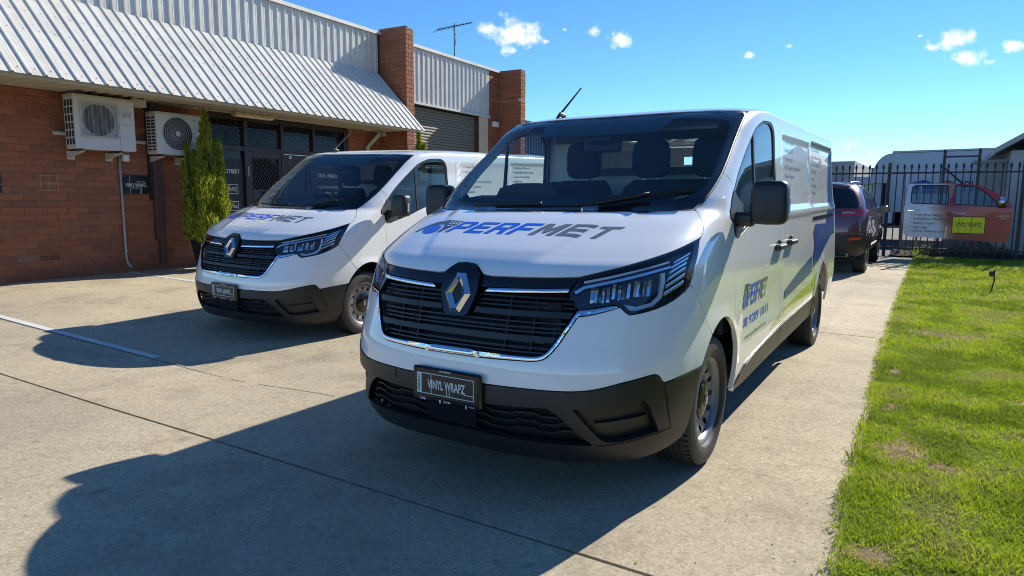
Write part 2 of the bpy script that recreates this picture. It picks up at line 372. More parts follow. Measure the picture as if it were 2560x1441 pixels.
flat('vinyl_white', (.80,.81,.82), .25, Coat__Weight=.6); flat('vinyl_lime', (.36,.50,.03), .22, Coat__Weight=.8); flat('vinyl_navy', (.002,.04,.24), .3, Coat__Weight=.3)
flat('plate_green', (.012,.022,.018), .3); flat('plate_white', (.62,.66,.64), .4); flat('print_white', (.75,.75,.75), .5); flat('print_black', (.012,.012,.012), .5)
flat('lamp_red', (.48,.006,.012), .12, Coat__Weight=1.0); flat('lamp_amber', (.5,.12,.01), .2)
VT = [(0.00,0.165,0.120,0.66,2.7,0.860,5.30),(0.06,0.200,0.050,0.76,2.7,0.890,5.34),(0.14,0.270,0.005,0.82,2.75,0.915,5.38),(0.32,0.450,-.025,0.88,2.85,0.945,5.42),
(0.47,0.600,-.015,0.88,2.85,0.958,5.42),(0.62,0.750,0.018,0.88,2.75,0.960,5.41),(0.77,0.900,0.055,0.90,2.7,0.956,5.41),(0.87,1.000,0.088,0.90,2.65,0.951,5.40),
(0.93,1.054,0.128,0.88,2.65,0.947,5.40),(1.00,1.100,0.215,0.82,2.65,0.943,5.40),(1.15,1.180,0.410,0.72,2.75,0.936,5.40),(1.30,1.250,0.600,0.68,2.95,0.929,5.39),
(1.44,1.303,0.780,0.64,3.25,0.922,5.39),(1.56,1.380,0.905,0.64,3.9,0.911,5.38),(1.80,1.540,1.160,0.62,4.8,0.896,5.36),(2.05,1.710,1.428,0.60,5.0,0.884,5.34),
(2.22,1.830,1.610,0.58,4.8,0.880,5.34),(2.32,1.890,1.720,0.58,4.2,0.872,5.33),(2.42,1.919,1.850,0.60,3.4,0.850,5.30),(2.56,1.941,2.050,0.60,2.7,0.785,5.24),
(2.74,1.958,2.350,0.60,2.2,0.650,5.10),(3.00,1.970,2.750,0.50,2.0,0.380,4.90),(3.30,1.975,3.100,0.30,2.0,0.020,4.60)]
FWY, RWY, WR = .957, 4.455, .336
def van_mod(a, v, x, y, z):
    ax = np.abs(x); f = sstep(.93, 1.02, v)*(1-sstep(1.40, 1.47, v)); k = np.clip((y-.13)/.67, 0, 1); c = .30+.26*k
    dz = f*.009*(1-sstep(-.035, .035, ax-c)); side = sstep(.85, 1.0, np.abs(a))*(1-sstep(2.0, 2.3, np.abs(a))); dx = np.zeros_like(x)
    for yc in (FWY, RWY): dx = dx+.012*(1-sstep(.42, .50, np.hypot(y-yc, z-.335)))
    dx = dx+.010*sstep(1.20, 1.235, z)*(1-sstep(1.235, 1.30, z))*sstep(2.3, 2.6, y)
    b = lambda lo, hi, q, e: sstep(lo, lo+e, q)*(1-sstep(hi-e, hi, q))
    dx = dx-.010*(b(2.66, 3.80, y, .03)+b(3.88, 5.14, y, .03))*b(1.27, 1.815, z, .03)
    dx = dx-.010*sstep(1.30, 1.55, y)*(1-sstep(2.45, 2.6, y))*b(.50, .92, z, .16)
    return np.stack([x+np.sign(x)*dx*side, y, z+dz+.016*sstep(1., 2.2, y)*(y-1.2)], -1)
VS = Surf(VT, .16, 2.6, van_mod)
def build_van():
    R = empty('delivery_van'); p = VS.panel
    yz = lambda y, z: tuple(float(q) for q in VS.yz(y, z))
    HF = [(0,.931),(.013,.926),(.024,.903),(.036,.881),(.055,.876),(.147,.879),(.247,.883),(.329,.889)]
    HT = [(.393,.911),(.488,.948),(.591,.999),(.679,1.053),(.773,1.133)]
    HS = [(.783,1.151),(.776,1.188),(.752,1.246),(.69,1.34),(.624,1.425)]
    WB = [(.598,1.440),(.4,1.415),(.25,1.398),(.126,1.388),(0,1.384)]
    HO = [(.781,1.119),(.81,.98),(.805,.893),(.794,.834)]
    HB = [(.77,.812),(.705,.775),(.636,.75),(.56,.733),(.52,.728),(.501,.742),(.478,.764),(.461,.77),(.445,.77),(.394,.758),(.336,.748),(.298,.814)]
    CO = [(.476,.76),(.424,.742),(.362,.725),(.335,.721),(.307,.662),(.274,.593),(.239,.543),(.209,.528),(.145,.523),(.056,.518),(0,.516)]
    CI = [(0,.541),(.067,.545),(.193,.546),(.226,.554),(.248,.577),(.281,.64),(.33,.744)]
    BL = [(0,.405),(.064,.404),(.174,.406),(.322,.408),(.407,.418),(.51,.444),(.626,.466),(.661,.468),(.682,.457),(.696,.439),(.711,.424),(.81,.436),(.914,.445)]
    arch = lambda t0, t1, n=9: [yz(.99-.375*math.cos(t), .335+.43*math.sin(t)) for t in np.linspace(t0, t1, n)]
    HT = cr([HF[-1]]+HT)[1:]; HO = cr(HO); HS = cr(HS); WB = cr(WB); HB = cr(HB[:5])[:-1]+cr(HB[4:8])[:-1]+HB[7:]; CO = cr(CO[:4])[:-1]+cr(CO[3:]); CI = cr(CI)
    BL = cr(BL[:6])[:-1]+cr(BL[5:11])[:-1]+cr(BL[10:])
    hood = p('hood', sym(HF+HT+HS+WB), 'van_paint', R, rim=.02, step=.016, edge=.022)
    # --- front bumper, upper painted half and lower black half
    arch_f = arch(.606, 1.04)
    p('front_bumper', sym(BL+arch_f+[(.901,.707),(.811,.824)]+HO[-1:]+[q for q in HB if q[0] > .477]+CO), 'van_paint', R, rim=.02)
    LG = [(0,.312),(.066,.314),(.257,.328),(.303,.289),(.358,.232),(.431,.165),(.237,.171),(.065,.177),(0,.178)]
    FOG = [(.347,.328),(.48,.346),(.604,.357),(.623,.357),(.647,.331),(.669,.289),(.717,.202),(.644,.195),(.533,.18),(.485,.182),(.453,.2),(.392,.271)]
    low = [(.925,.44),(.915,.381),(.908,.275),(.905,.15),(.88,.11),(.75,.075),(.561,.048),(.386,.052),(.235,.069),(0,.078)]
    bb = p('lower_bumper', sym(BL+low), 'black_plastic', R, rim=.03, holes=[sym(LG), FOG, mir(FOG)], off=.004)
    p('lower_grille', sym(LG), 'dark_void', R, off=-.06, rim=0, gap=-.05)
    for i, vv in enumerate((.288, .252, .215)):
        am = float(np.interp(vv, [.165, .232, .289, .328], [.43, .355, .30, .255]))-.012
        aa = np.linspace(-am, am, 61); w = vv+.006*np.sign(np.sin(aa*42))*np.minimum(1, np.abs(np.sin(aa*42))*3); p('grille_slat', [(a_, q-.004) for a_, q in zip(aa, w)]+[(a_, q+.004) for a_, q in zip(aa, w)][::-1], 'black_plastic', bb, off=-.018, rim=.02, gap=0, step=9)
    p('radar_cover', [(-.045,.18),(.045,.18),(.045,.30),(-.045,.30)], 'gloss_black', bb, off=-.012, rim=.03)
    for sgn in (1, -1):
        q = (lambda L: L) if sgn > 0 else mir
        p('fog_recess', q(FOG), 'black_plastic', bb, off=-.034, rim=0, gap=-.075)
        p('fog_blade', q([(.43,.262),(.66,.283),(.665,.272),(.44,.25)]), 'black_plastic', bb, off=-.016, rim=.02, gap=0)
        VS.strip('bumper_groove', q([(.711,.418),(.735,.35),(.752,.29),(.787,.20),(.687,.190),(.571,.174),(.444,.162)]), .007, 'dark_void', bb, off=.0052, rim=0)
        p('bumper_lip', q([(.2,.066),(.386,.044),(.561,.038),(.75,.058),(.89,.09),(.90,.004),(.561,.002),(.2,.02)]), 'black_plastic', bb, off=-.02, rim=.02)
    VS.strip('sensor_slot', [(-.145,.40),(-.145,.36)], .006, 'dark_void', bb, off=.0048, rim=0)
    t_ = np.linspace(0, 2*np.pi, 25)[:-1]
    VS.strip('tow_eye_cover', [(-.60+.03*math.cos(k), .385+.045*math.sin(k)) for k in np.linspace(0, 6.2, 30)], .0025, 'dark_void', bb, off=.0050, rim=0)
    # --- grille
    GT = HF+[(.298,.814),(.336,.748)]
    gr = p('grille_surround', sym(HF[:1]+HF+[(.318,.862),(.303,.84),(.06,.826),(0,.82)]), 'gloss_black', R, off=-.006, rim=.03)
    p('grille_back', sym([(0,.93)]+HF[1:]+[(.298,.814),(.336,.748),(.281,.64),(.248,.577),(.226,.554),(.193,.546),(0,.541)]), 'dark_void', gr, off=-.075, rim=0)
    amax = lambda q: float(np.interp(q, [.545, .554, .577, .64, .744, .748, .814, .84], [.19, .224, .246, .279, .328, .332, .297, .30]))-.004
    for q0, q1, o in ((.712,.738,-.004),(.606,.632,-.004)):
        for sg in (1, -1):
            L = [(.0 if q0 < .65 else .026, q0), (amax(q0), q0), (amax(q1), q1), (.0 if q0 < .65 else .03, q1)]; p('grille_bar', L if sg > 0 else mir(L), 'grille_black', gr, off=o, rim=.03, gap=0)
    for q in (.797, .776, .757, .690, .668, .650, .583, .563):
        for sg in (1, -1):
            L = [(.0, q-.0035), (amax(q), q-.0035), (amax(q), q+.0035), (.0, q+.0035)]; p('grille_slat', L if sg > 0 else mir(L), 'grille_black', gr, off=-.022, rim=.03, gap=0)
    for aa in (.10, .18, .25):
        for sg in (1, -1): VS.strip('grille_rib', [(sg*aa, .56), (sg*(aa+.012), .80)], .005, 'grille_black', gr, off=-.040, rim=.03)
    for k in range(-5, 6): VS.strip('radiator_tube', [(-.22, .62+k*.014), (.22, .62+k*.014)], .003, 'cabin_grey_trim', gr, off=-.068, rim=0)
    for sg in (1, -1):
        q = (lambda L: L) if sg > 0 else mir
        p('chrome_bar', q([(.046,.803),(.297,.817),(.303,.838),(.057,.824)]), 'chrome', gr, off=.006, rim=.02, step=.008, nfn=VS.across(q([(.046,.803),(.297,.817)]), q([(.057,.824),(.303,.838)]), .8))
    for sg in (1, -1):
        q = (lambda L: L) if sg > 0 else mir
        IE = CI+[(.336,.748),(.394,.757),(.445,.768),(.468,.767)]; p('chrome_trim', q(CO+IE), 'chrome', gr, off=.005, rim=.02, step=.009, nfn=VS.across(q(CO), q(IE), .75))
    p('chrome_badge', [(-.044,.514),(.050,.517),(.046,.540),(.030,.548),(-.028,.547),(-.040,.538)], 'chrome', gr, off=.012, rim=.02, gap=0, step=.008, nfn=VS.across([(-.044,.514),(.050,.517)], [(-.028,.547),(.030,.548)], .9)); VS.strip('badge_groove', [(-.036,.522),(.040,.525),(.036,.536),(-.030,.534)], .0022, 'gloss_black', gr, off=.0128, rim=0)
    hous = p('emblem_housing', sym([(0,.684),(.011,.687),(.019,.700),(.027,.755),(.034,.80),(.035,.86),(.034,.879),(.024,.901),(.013,.924),(0,.929)]), 'gloss_black', R, off=.012, rim=.04)
    # --- diamond emblem: faceted ring
    Om = [(-.026,1.012),(.026,1.012),(.074,.922),(.026,.836),(-.026,.836),(-.074,.922)]; Im = [(-.003,.975),(.003,.975),(.030,.922),(.003,.872),(-.003,.872),(-.030,.922)]
    yy = lambda z: float(VS.F(VS.vz(z)))-.016
    Vd = []; 
    for k, (L, o) in enumerate(((Om, 0), ([( (a[0]+b[0])/2, (a[1]+b[1])/2) for a, b in zip(Om, Im)], -.016), (Im, -.002), (Im, .02), (Om, .02))): Vd += [(x, yy(z)+o, z) for x, z in L]
    Fd = []
    for r in range(5):
        r2 = (r+1) % 5
        for i in range(6): j = (i+1) % 6; Fd.append((r*6+i, r2*6+i, r2*6+j, r*6+j))
    mobj('emblem', Vd, Fd, 'chrome', hous)
    # --- headlamps
    HL = [(.329,.889)]+HT+HO+HB
    for sg in (1, -1):
        q = (lambda L: L) if sg > 0 else mir
        hl = p('headlight', q(HL), 'lamp_bezel', R, off=-.050, rim=0, gap=.001)
        p('lamp_lens', q(HL), 'lamp_lens', hl, off=-.001, rim=.0, gap=.003)
        p('lamp_border', q(HL), 'gloss_black', hl, off=-.003, rim=.045, gap=.002, holes=[q([(.336,.872),(.393,.893),(.488,.930),(.591,.980),(.679,1.032),(.757,1.092),(.776,.98),(.772,.893),(.762,.833),(.705,.792),(.636,.766),(.56,.749),(.525,.745),(.511,.757),(.489,.781),(.445,.787),(.394,.774),(.344,.766),(.313,.815)])], step=9)
        VS.strip('light_guide', q([(.318,.821),(.349,.846),(.45,.872),(.56,.900),(.684,.934)]), .013, 'headlamp_reflector', hl, off=-.010, rim=.012)
        VS.strip('light_guide', q([(.345,.868),(.45,.896),(.56,.929),(.665,.968)]), .011, 'lamp_guide', hl, off=-.012, rim=.012)
        VS.strip('light_guide', q([(.655,.905),(.662,.86),(.655,.80),(.62,.768),(.55,.752),(.50,.764)]), .020, 'lamp_guide', hl, off=-.016, rim=.012)
        for k in range(6):
            t0 = (k+.05)/6; t1 = (k+.60)/6; el = lambda t: (.690-.025*t, .968-.178*t); er = lambda t: (.762+.0*t, 1.028-.195*t)
            p('lamp_louvre', q([el(t1), er(t1), er(t0), el(t0)]), 'headlamp_reflector', hl, off=-.008, rim=.02, gap=0, step=.008, nfn=VS.across(q([el(t1), er(t1)]), q([el(t0), er(t0)]), .9))
        for cx, cv in ((.405,.812),(.483,.828),(.568,.838)):
            for k in range(5):
                a0 = cx-.034+.0145*k; p('led_reflector', q([(a0,cv-.034),(a0+.0125,cv-.030),(a0+.0145,cv+.036),(a0+.002,cv+.034)]), 'headlamp_reflector', hl, off=-.040+.012*abs(k-2), rim=.01, gap=0, step=.008, nfn=lambda a, v, N, P, k=k, cx=cx: (lambda w: w/np.linalg.norm(w, axis=1, keepdims=True))(N+np.array((.9*math.sin(k*2.7+cx*31), .2*math.cos(k*1.9), 0))+np.array((0,0,1.))*(((v-.83)*22+.75+.4*math.sin(k*3.1)))[:, None]))
    # --- front wings
    ARF = arch(1.04, 2.375, 14)
    DF = [yz(1.262,z) for z in (.66,.75,.85,.95,1.05,1.12)]+[(1.047,1.095),(.975,1.31),(.910,1.434),(.911,1.53),(.879,1.646),(.808,1.697)]
    TO = [(.71,1.739),(.694,1.664),(.671,1.582),(.636,1.505),(.603,1.448)]
    VS.both('front_wing', [HO[-1],(.811,.824),(.901,.707)]+ARF+DF+TO+HS[::-1]+HO[:-1], 'van_paint', R, rim=.02)
    # --- front doors with window
    topY = lambda y, z: yz(y, z)
    rear_seam = [yz(2.60, z) for z in (1.905,1.80,1.6,1.4,1.2,1.0,.8,.6,.46)]
    AR2 = arch(3.08, 2.375, 9)[:-1]
    WIN = cr([yz(2.40,1.36),yz(2.43,1.40),yz(2.44,1.50),yz(2.43,1.62),(1.112,2.10),(1.075,2.19),(1.03,2.242),(.99,2.240),(.963,2.205),(.926,2.144),(.907,1.98),(.902,1.80),(.905,1.64),(.905,1.52),(.912,1.440),(.965,1.33),(1.048,1.108),(1.062,1.10),(1.12,1.262),(1.156,1.452),yz(2.40,1.36)], 3)[:-1][::-1]
    DOOR = DF+[(.71,1.739),(.71,1.865),(.697,2.03),(.692,2.163),(.702,2.285),(.74,2.385),(.85,2.415)]+[yz(2.3,1.918),yz(2.60,1.918)]+rear_seam+[yz(1.62,.39),yz(1.50,.345),yz(1.42,.29),yz(1.37,.29)]+AR2+ARF[-1:]
    for sg in (1, -1):
        q = (lambda L: L) if sg > 0 else mir
        d = p('front_door', q(DOOR), 'van_paint', R, holes=[q(WIN)], rim=.025)
        p('window_glass', q(WIN), 'side_glass', d, off=-.010, rim=0, gap=0)
        cx_, cv_ = np.mean(np.array(WIN), 0); inn = [(float(VS.m2a(np.float64(a_))), v_) for a_, v_ in inset([(float(VS.a2m(np.float64(a_))), v_) for a_, v_ in WIN], .022)]
        p('window_seal', q(WIN), 'rubber_seal', d, off=-.003, rim=.012, gap=0, holes=[q(inn)], step=9)
        p('window_divider', q([yz(1.852,z) for z in (1.22,1.30,1.40,1.50,1.60,1.70,1.765)]+[yz(1.822,z) for z in (1.762,1.70,1.60,1.50,1.40,1.30,1.215)]), 'rubber_seal', d, off=-.003, rim=.012, gap=0, step=9)
        p('mirror_sail', q([(1.064,1.105),(1.048,1.106),(.965,1.33),(.91,1.44),(.905,1.60),(.945,1.57),(1.02,1.42),(1.072,1.22)]), 'black_plastic', d, off=.004, rim=.02, gap=0)
        hb = MB(); y0, y1, zc, xo = 2.27, 2.50, 1.05, .955
        hb.frame((0,0,0),(sg,0,0),(0,1,0),(0,0,1), xo-.005, xo+.034, y0, y1, zc-.020, zc+.016, .007); hb.build('door_handle', 'black_plastic', d)
        MB().frame((0,0,0),(sg,0,0),(0,1,0),(0,0,1), xo-.005, xo+.012, y0+.09, y1-.09, zc+.02, zc+.046, .004).build('lock_cover', 'black_plastic', d)
        # mirror: housing, arm, glass
        m = MB(); prof = [(-.62,.0),(-.55,.07),(-.30,.115),(0,.125),(.30,.118),(.55,.085),(.62,.0)]
        N_ = 20; Vm = []; Fm = []
        for t, h in [(0,.0),(.02,.70),(.06,.88),(.14,.98),(.5,1.0),(.86,.96),(.96,.82),(1,.62)]:
            yv = 1.255+.145*t
            for k in range(N_):
                an = 2*math.pi*k/N_; ex = .36; cx0 = abs(math.cos(an))**ex*math.copysign(1, math.cos(an)); cz0 = abs(math.sin(an))**ex*math.copysign(1, math.sin(an))
                Vm.append((sg*(1.098+cx0*.092*h+(.012 if cz0 < 0 else -.006)*0), yv, 1.342+cz0*.116*h))
        for r in range(7):
            for k in range(N_): j = (k+1) % N_; f = (r*N_+k, r*N_+j, r*N_+N_+j, r*N_+N_+k); Fm.append(f if sg > 0 else f[::-1])
        mh = mobj('wing_mirror', Vm, Fm, 'black_plastic', R, smooth=True)
        mobj('mirror_glass', [Vm[7*N_+k] for k in range(N_)], [tuple(range(N_))], 'chrome', mh)
        MB().frame((0,0,0),(sg,0,0),(0,1,0),(0,0,1), .90, 1.03, 1.285, 1.375, 1.215, 1.292, .02).build('mirror_arm', 'black_plastic', mh)
        MB().frame((0,0,0),(sg,0,0),(0,1,0),(0,0,1), 1.182, 1.197, 1.32, 1.345, 1.28, 1.37, .003).build('indicator_lens', 'lamp_guide', mh)
    # --- cargo sides
    bot = .287; ARR = [yz(RWY+.415*math.cos(t), .335+.43*math.sin(t)) for t in np.linspace(math.pi, 0, 15)]
    SL = [yz(2.60, z) for z in (.46,.6,.8,1.,1.2,1.4,1.6,1.8)]+[yz(2.60,1.918),yz(3.83,1.918)]+[yz(3.83, z) for z in (1.8,1.6,1.4,1.2,1.0,.8,.6,.475)]
    QP = [yz(3.83, z) for z in (.475,.6,.8,1.,1.2,1.4,1.6,1.8)]+[yz(3.83,1.918),yz(5.0,1.918),(2.25,2.42)]+[(2.25, q) for q in (2.2,1.9,1.5,1.2,.9,.6,.3,.22)]+[yz(4.95,.36),yz(4.873,.36)]+ARR[::-1]+[yz(4.03,.36),yz(4.02,.487)]
    for sg in (1, -1):
        q = (lambda L: L) if sg > 0 else mir
        s1 = p('sliding_door' if sg > 0 else 'side_panel', q(SL), 'van_paint', R, rim=.02, step=.05); p('rear_quarter', q(QP), 'van_paint', R, rim=.02, step=.05)
        sill = p('side_sill', q([yz(1.40,.275),yz(1.46,.30),yz(1.55,.345),yz(1.65,.385),yz(1.85,.415),yz(2.43,.447),yz(2.6,.457),yz(3.83,.474),yz(4.035,.485),yz(4.03,.31),yz(3.83,.30),yz(2.6,.284),yz(1.60,.262)]), 'black_plastic', R, off=.008, rim=.03)
        VS.strip('sill_gap', q([yz(2.60,.28),yz(2.60,.46)]), .006, 'dark_void', sill, off=.0092, rim=0); VS.strip('sill_gap', q([yz(3.83,.30),yz(3.83,.475)]), .006, 'dark_void', sill, off=.0092, rim=0)
        if sg > 0:
            hb = MB().frame((0,0,0),(1,0,0),(0,1,0),(0,0,1), .95, .988, 2.68, 2.91, 1.045, 1.081, .007).build('door_handle', 'black_plastic', s1); MB().frame((0,0,0),(1,0,0),(0,1,0),(0,0,1), .95, .964, 2.77, 2.82, 1.085, 1.111, .004).build('lock_cover', 'black_plastic', s1)
            VS.strip('slider_rail', [yz(3.86,1.17),yz(4.5,1.17),yz(5.10,1.175)], .060, 'gloss_black', R, off=.007, rim=.006)
        VS.strip('mud_flap', q([yz(4.905,.40),yz(4.905,.11+.06)]), .05, 'rubber_seal', R, off=-.06, rim=.25)
        p('tail_light', q([(2.26,1.0),(2.5,1.0),(2.5,1.75),(2.26,1.75)]), 'lamp_red', R, off=.006, rim=.02)
    for sg in (1, -1):
        q = (lambda L: L) if sg > 0 else mir
        W_ = [(2.50,1.45),(2.95,1.45),(2.95,2.17),(2.50,2.17)]
        d = p('rear_door', q([(2.25,.22),(2.997,.22),(2.997,2.40),(2.25,2.40)]), 'van_paint', R, holes=[q(W_)], rim=.02, step=.06); p('window_glass', q(W_), 'side_glass', d, off=-.004, rim=0)
    # --- roof, windscreen
    p('roof', sym([(0,2.322),(.12,2.325),(.40,2.322),(.62,2.312),(.705,2.305),(.745,2.400),(.85,2.428),(1.5,2.432),(2.3,2.432),(2.99,2.432),(2.99,3.295),(0,3.295)]), 'van_paint', R, rim=.01, step=.06)
    GL = [(0,1.392),(.126,1.396),(.25,1.408),(.4,1.428),(.585,1.455),(.620,1.515),(.655,1.59),(.678,1.672),(.692,1.745),(.694,1.865),(.681,2.03),(.676,2.163),(.680,2.255),(.65,2.290),(.4,2.306),(.12,2.310),(0,2.308)]
    GI = [(0,1.495),(.3,1.51),(.5,1.55),(.559,1.602),(.587,1.65),(.597,1.752),(.587,1.91),(.576,2.059),(.562,2.15),(.52,2.205),(.439,2.227),(.2,2.25),(.13,2.25),(.09,2.13),(0,2.12)]
    ws = p('windscreen', sym(GL), 'windscreen_glass', R, off=-.004, rim=0, gap=0, step=.06)
    p('windscreen_border', sym(GL), 'gloss_black', ws, off=-.008, rim=0, gap=0, holes=[sym(GI)], step=.08)
    OUT = [(0,1.384),(.126,1.388),(.25,1.398),(.4,1.415),(.603,1.448),(.636,1.505),(.671,1.582),(.694,1.664),(.709,1.739),(.709,1.865),(.696,2.03),(.691,2.163),(.700,2.28),(.66,2.308),(.4,2.320),(.12,2.323),(0,2.320)]
    p('windscreen_trim', sym(OUT), 'rubber_seal', ws, off=-.002, rim=.02, gap=0, holes=[sym([(a_*.995, v_) for a_, v_ in GL])], step=9)
    # wipers
    for (x0, v0, x1, v1) in ((-.42,1.43,.18,1.462),(.22,1.43,.72,1.585)):
        n = 12; pts = []
        for t in np.linspace(0, 1, n): x = x0+(x1-x0)*t; v_ = v0+(v1-v0)*t; a_ = float(VS.xv(x, v_)); pts.append(VS.P(a_, v_)+VS.nrm(np.array(a_), np.array(v_))*.022)
        wp = MB().tube(pts[:9], [.011]*9, 6).build('wiper', 'black_plastic', R, smooth=True)
        pb = [];
        for t in np.linspace(.25, 1.12, n): x = x0+(x1-x0)*t; v_ = v0-.004+(v1-v0)*t; a_ = float(VS.xv(x, v_)); pb.append(VS.P(a_, v_)+VS.nrm(np.array(a_), np.array(v_))*.008)
        MB().tube(pb, .008, 5).build('wiper_blade', 'rubber_seal', wp)
    # roof aerial
    b = VS.P(-.30, 2.47)
    ae = MB().tube([b+np.array((0,-.06,-.01)), b+np.array((0,.0,.03)), b+np.array((0,.05,.018)), b+np.array((0,.09,-.02))], [.008,.015,.018,.008], 10).build('roof_aerial', 'black_plastic', R, smooth=True)
    MB().tube([b+np.array((.0,.0,.03)), b+np.array((.04,.24,.24))], [.009,.005], 6).build('aerial_rod', 'black_plastic', ae)
    # number plate
    pl = MB().box(-.196, .196, -.052, -.03, .413, .577, .010).build('number_plate', 'gloss_black', R)
    pf = -.0535; box('plate_face', -.178, .178, pf, pf+.004, .440, .558, 'plate_green', pl)
    tx = lambda n, b_, x, z, h, m='plate_white', al='c', xs=1., w=None, bd=.0: text_obj(n, b_, m, pl, (x, pf-.0012, z), (1,0,0), (0,0,1), h, xs, w, bd, al)
    fr = MB()
    for (x0, x1, z0, z1) in ((-.165,.160,.546,.5495),(-.165,.160,.4515,.455),(.1565,.160,.455,.546),(-.165,-.138,.455,.546),(-.083,-.0795,.455,.546),(.006,.0095,.455,.480),(.022,.0255,.455,.480),(.105,.157,.474,.4775)): fr.box(x0, x1, pf-.0012, pf, z0, z1)
    fr.build('plate_frame_lines', 'plate_white', pl)
    tx('plate_lettering', 'VINYL WRAPZ', .005, .481, .040, w=.215, bd=.03); tx('dealer_lettering', 'WANNEROO', 0, .563, .008, 'print_white', bd=.02)
    text_obj('side_lettering', 'WRAPPED BY', 'plate_green', pl, (-.147, pf-.0020, .460), (0,0,1), (-1,0,0), .012, 1, .078, .01)
    tx('maker_lettering', 'Jeep', -.13, .423, .013, 'print_white', bd=.015); tx('maker_lettering', 'RAM', .01, .421, .010, 'print_white', bd=.02, xs=1.3); tx('maker_lettering', 'RENAULT', .152, .422, .006, 'print_white')
    MB().prism([(-.004,.42),(.0,.434),(.004,.42),(.0,.411)], (.118, pf-.0008, 0), (1,0,0), (0,0,1), (0,-1,0), 0, .0006).build('maker_mark', 'print_white', pl)
    MB().prism([(-.005,.432),(.005,.432),(.004,.42),(.0,.414),(-.004,.42)], (-.03, pf-.0008, 0), (1,0,0), (0,0,1), (0,-1,0), 0, .0006).build('maker_mark', 'print_white', pl)
    # --- wheels
    def wheel(x, y, sg):
        w = empty('wheel'); w.parent = R; w.location = (x, y, WR-.004); 
        pr = [(.222,-.085),(.235,-.105),(.285,-.112),(.318,-.105),(.331,-.088),(WR,-.070)]
        for g in (-.045,-.018,.018,.045): pr += [(WR,g-.006),(WR-.008,g-.005),(WR-.008,g+.005),(WR,g+.006)]
        pr += [(WR,.070),(.331,.088),(.318,.105),(.285,.112),(.262,.1135),(.258,.1115),(.245,.1105),(.235,.105),(.222,.085)]
        MB().lathe([(r, sg*x_) for r, x_ in pr], 64).build('tyre', 'tyre_rubber', w, auto=40)
        bl = MB()
        for k in range(64):
            an = 2*math.pi*k/64
            for s0 in (1, -1): u = np.array((0, math.cos(an), math.sin(an))); t = np.array((0,-math.sin(an),math.cos(an))); bl.frame((0,0,0),(1,0,0),t,u, min(s0*.058,s0*.094), max(s0*.058,s0*.094), -.002, .002, .325, .3372)
        bl.build('tread_sipes', 'dark_void', w)
        rim = MB().lathe([(r, sg*x_) for r, x_ in [(.222,-.08),(.205,-.06),(.19,.03),(.196,.07),(.208,.086),(.222,.092),(.226,.088),(.222,.082)]], 56).build('rim', 'steel_rim', w, auto=45)
        prf = lambda r: sg*np.interp(r, [.06,.085,.11,.135,.155,.175,.196], [.066,.070,.052,.050,.062,.066,.060])
        circ = lambda cx, cy, r, n: [(cx+r*math.cos(2*math.pi*k/n), cy+r*math.sin(2*math.pi*k/n)) for k in range(n)]
        V2, T = fill2d(circ(0,0,.196,56), [circ(0,0,.06,24)]+[circ(.156*math.cos(q), .156*math.sin(q), .017, 12) for q in np.linspace(0, 2*math.pi, 13)[:-1]], .016)
        mobj('wheel_disc', np.stack([prf(np.hypot(V2[:,0], V2[:,1])), V2[:,0], V2[:,1]], 1), T if sg > 0 else T[:, ::-1], 'steel_rim', w, smooth=True)
        hc = MB().lathe([(.001, sg*.088),(.03, sg*.087),(.034, sg*.083),(.075, sg*.080),(.095, sg*.070),(.10, sg*.055)], 36).build('hub_cap', 'gloss_black', w, auto=40)
        d = MB()
        for q in range(4): 
            L = [(0,.026),(.015,0),(0,-.026),(-.015,0)]; a0, a1 = L[q], L[(q+1) % 4]; b0 = (a0[0]*.62, a0[1]*.62); b1 = (a1[0]*.62, a1[1]*.62); d.prism([a0,a1,b1,b0], (sg*.0885,0,0), (0,1,0), (0,0,1), (sg,0,0), 0, .0015)
        d.build('hub_emblem', 'chrome', w)
        MB().lathe([(.185,-.04*sg),(.06,-.02*sg),(.001,-.02*sg)], 32).build('brake_drum', 'dark_void', w)
    for y in (FWY, RWY):
        for sg in (1, -1): wheel(sg*.822, y, sg)
    # wheel housings and underbody
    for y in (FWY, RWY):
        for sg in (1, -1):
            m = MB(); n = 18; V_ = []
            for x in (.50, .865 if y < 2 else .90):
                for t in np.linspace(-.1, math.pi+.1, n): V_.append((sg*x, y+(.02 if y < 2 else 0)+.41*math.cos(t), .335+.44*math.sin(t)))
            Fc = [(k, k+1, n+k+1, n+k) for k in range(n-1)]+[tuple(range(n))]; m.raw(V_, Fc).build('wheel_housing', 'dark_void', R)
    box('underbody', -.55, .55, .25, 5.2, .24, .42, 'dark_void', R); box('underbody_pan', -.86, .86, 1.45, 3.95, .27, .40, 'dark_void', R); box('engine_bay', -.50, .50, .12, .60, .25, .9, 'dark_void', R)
    # --- cabin
    ca = R
    hl = VS.panel('headliner', sym([(0,2.33),(.6,2.32),(.74,2.40),(1.12,2.42),(1.12,3.0),(0,3.0)]), 'cabin_light_trim', ca, off=-.05, rim=0, step=.12)
    db = MB(); prof = [(1.06,1.20),(1.14,1.325),(1.22,1.365),(1.40,1.385),(1.52,1.36),(1.58,1.28),(1.58,.75),(1.06,.75)]
    db.prism(prof, (0,0,0), (0,1,0), (0,0,1), (1,0,0), -.80, .80); db.prism([(-.64,0),(-.60,.07),(-.48,.10),(-.32,.10),(-.2,.07),(-.16,0)], (0,1.32,1.36), (1,0,0), (0,0,1), (0,1,0), 0, .24); db.build('dashboard', 'dash_plastic', ca, auto=40)
    sw = MB(); c0 = np.array((-.40,1.66,1.30)); ux = np.array((1,0,0)); uy = np.array((0,.42,.907))
    sw.tube([c0+.185*(ux*math.cos(t)+uy*math.sin(t)) for t in np.linspace(0, 2*math.pi, 33)], .015, 8, False)
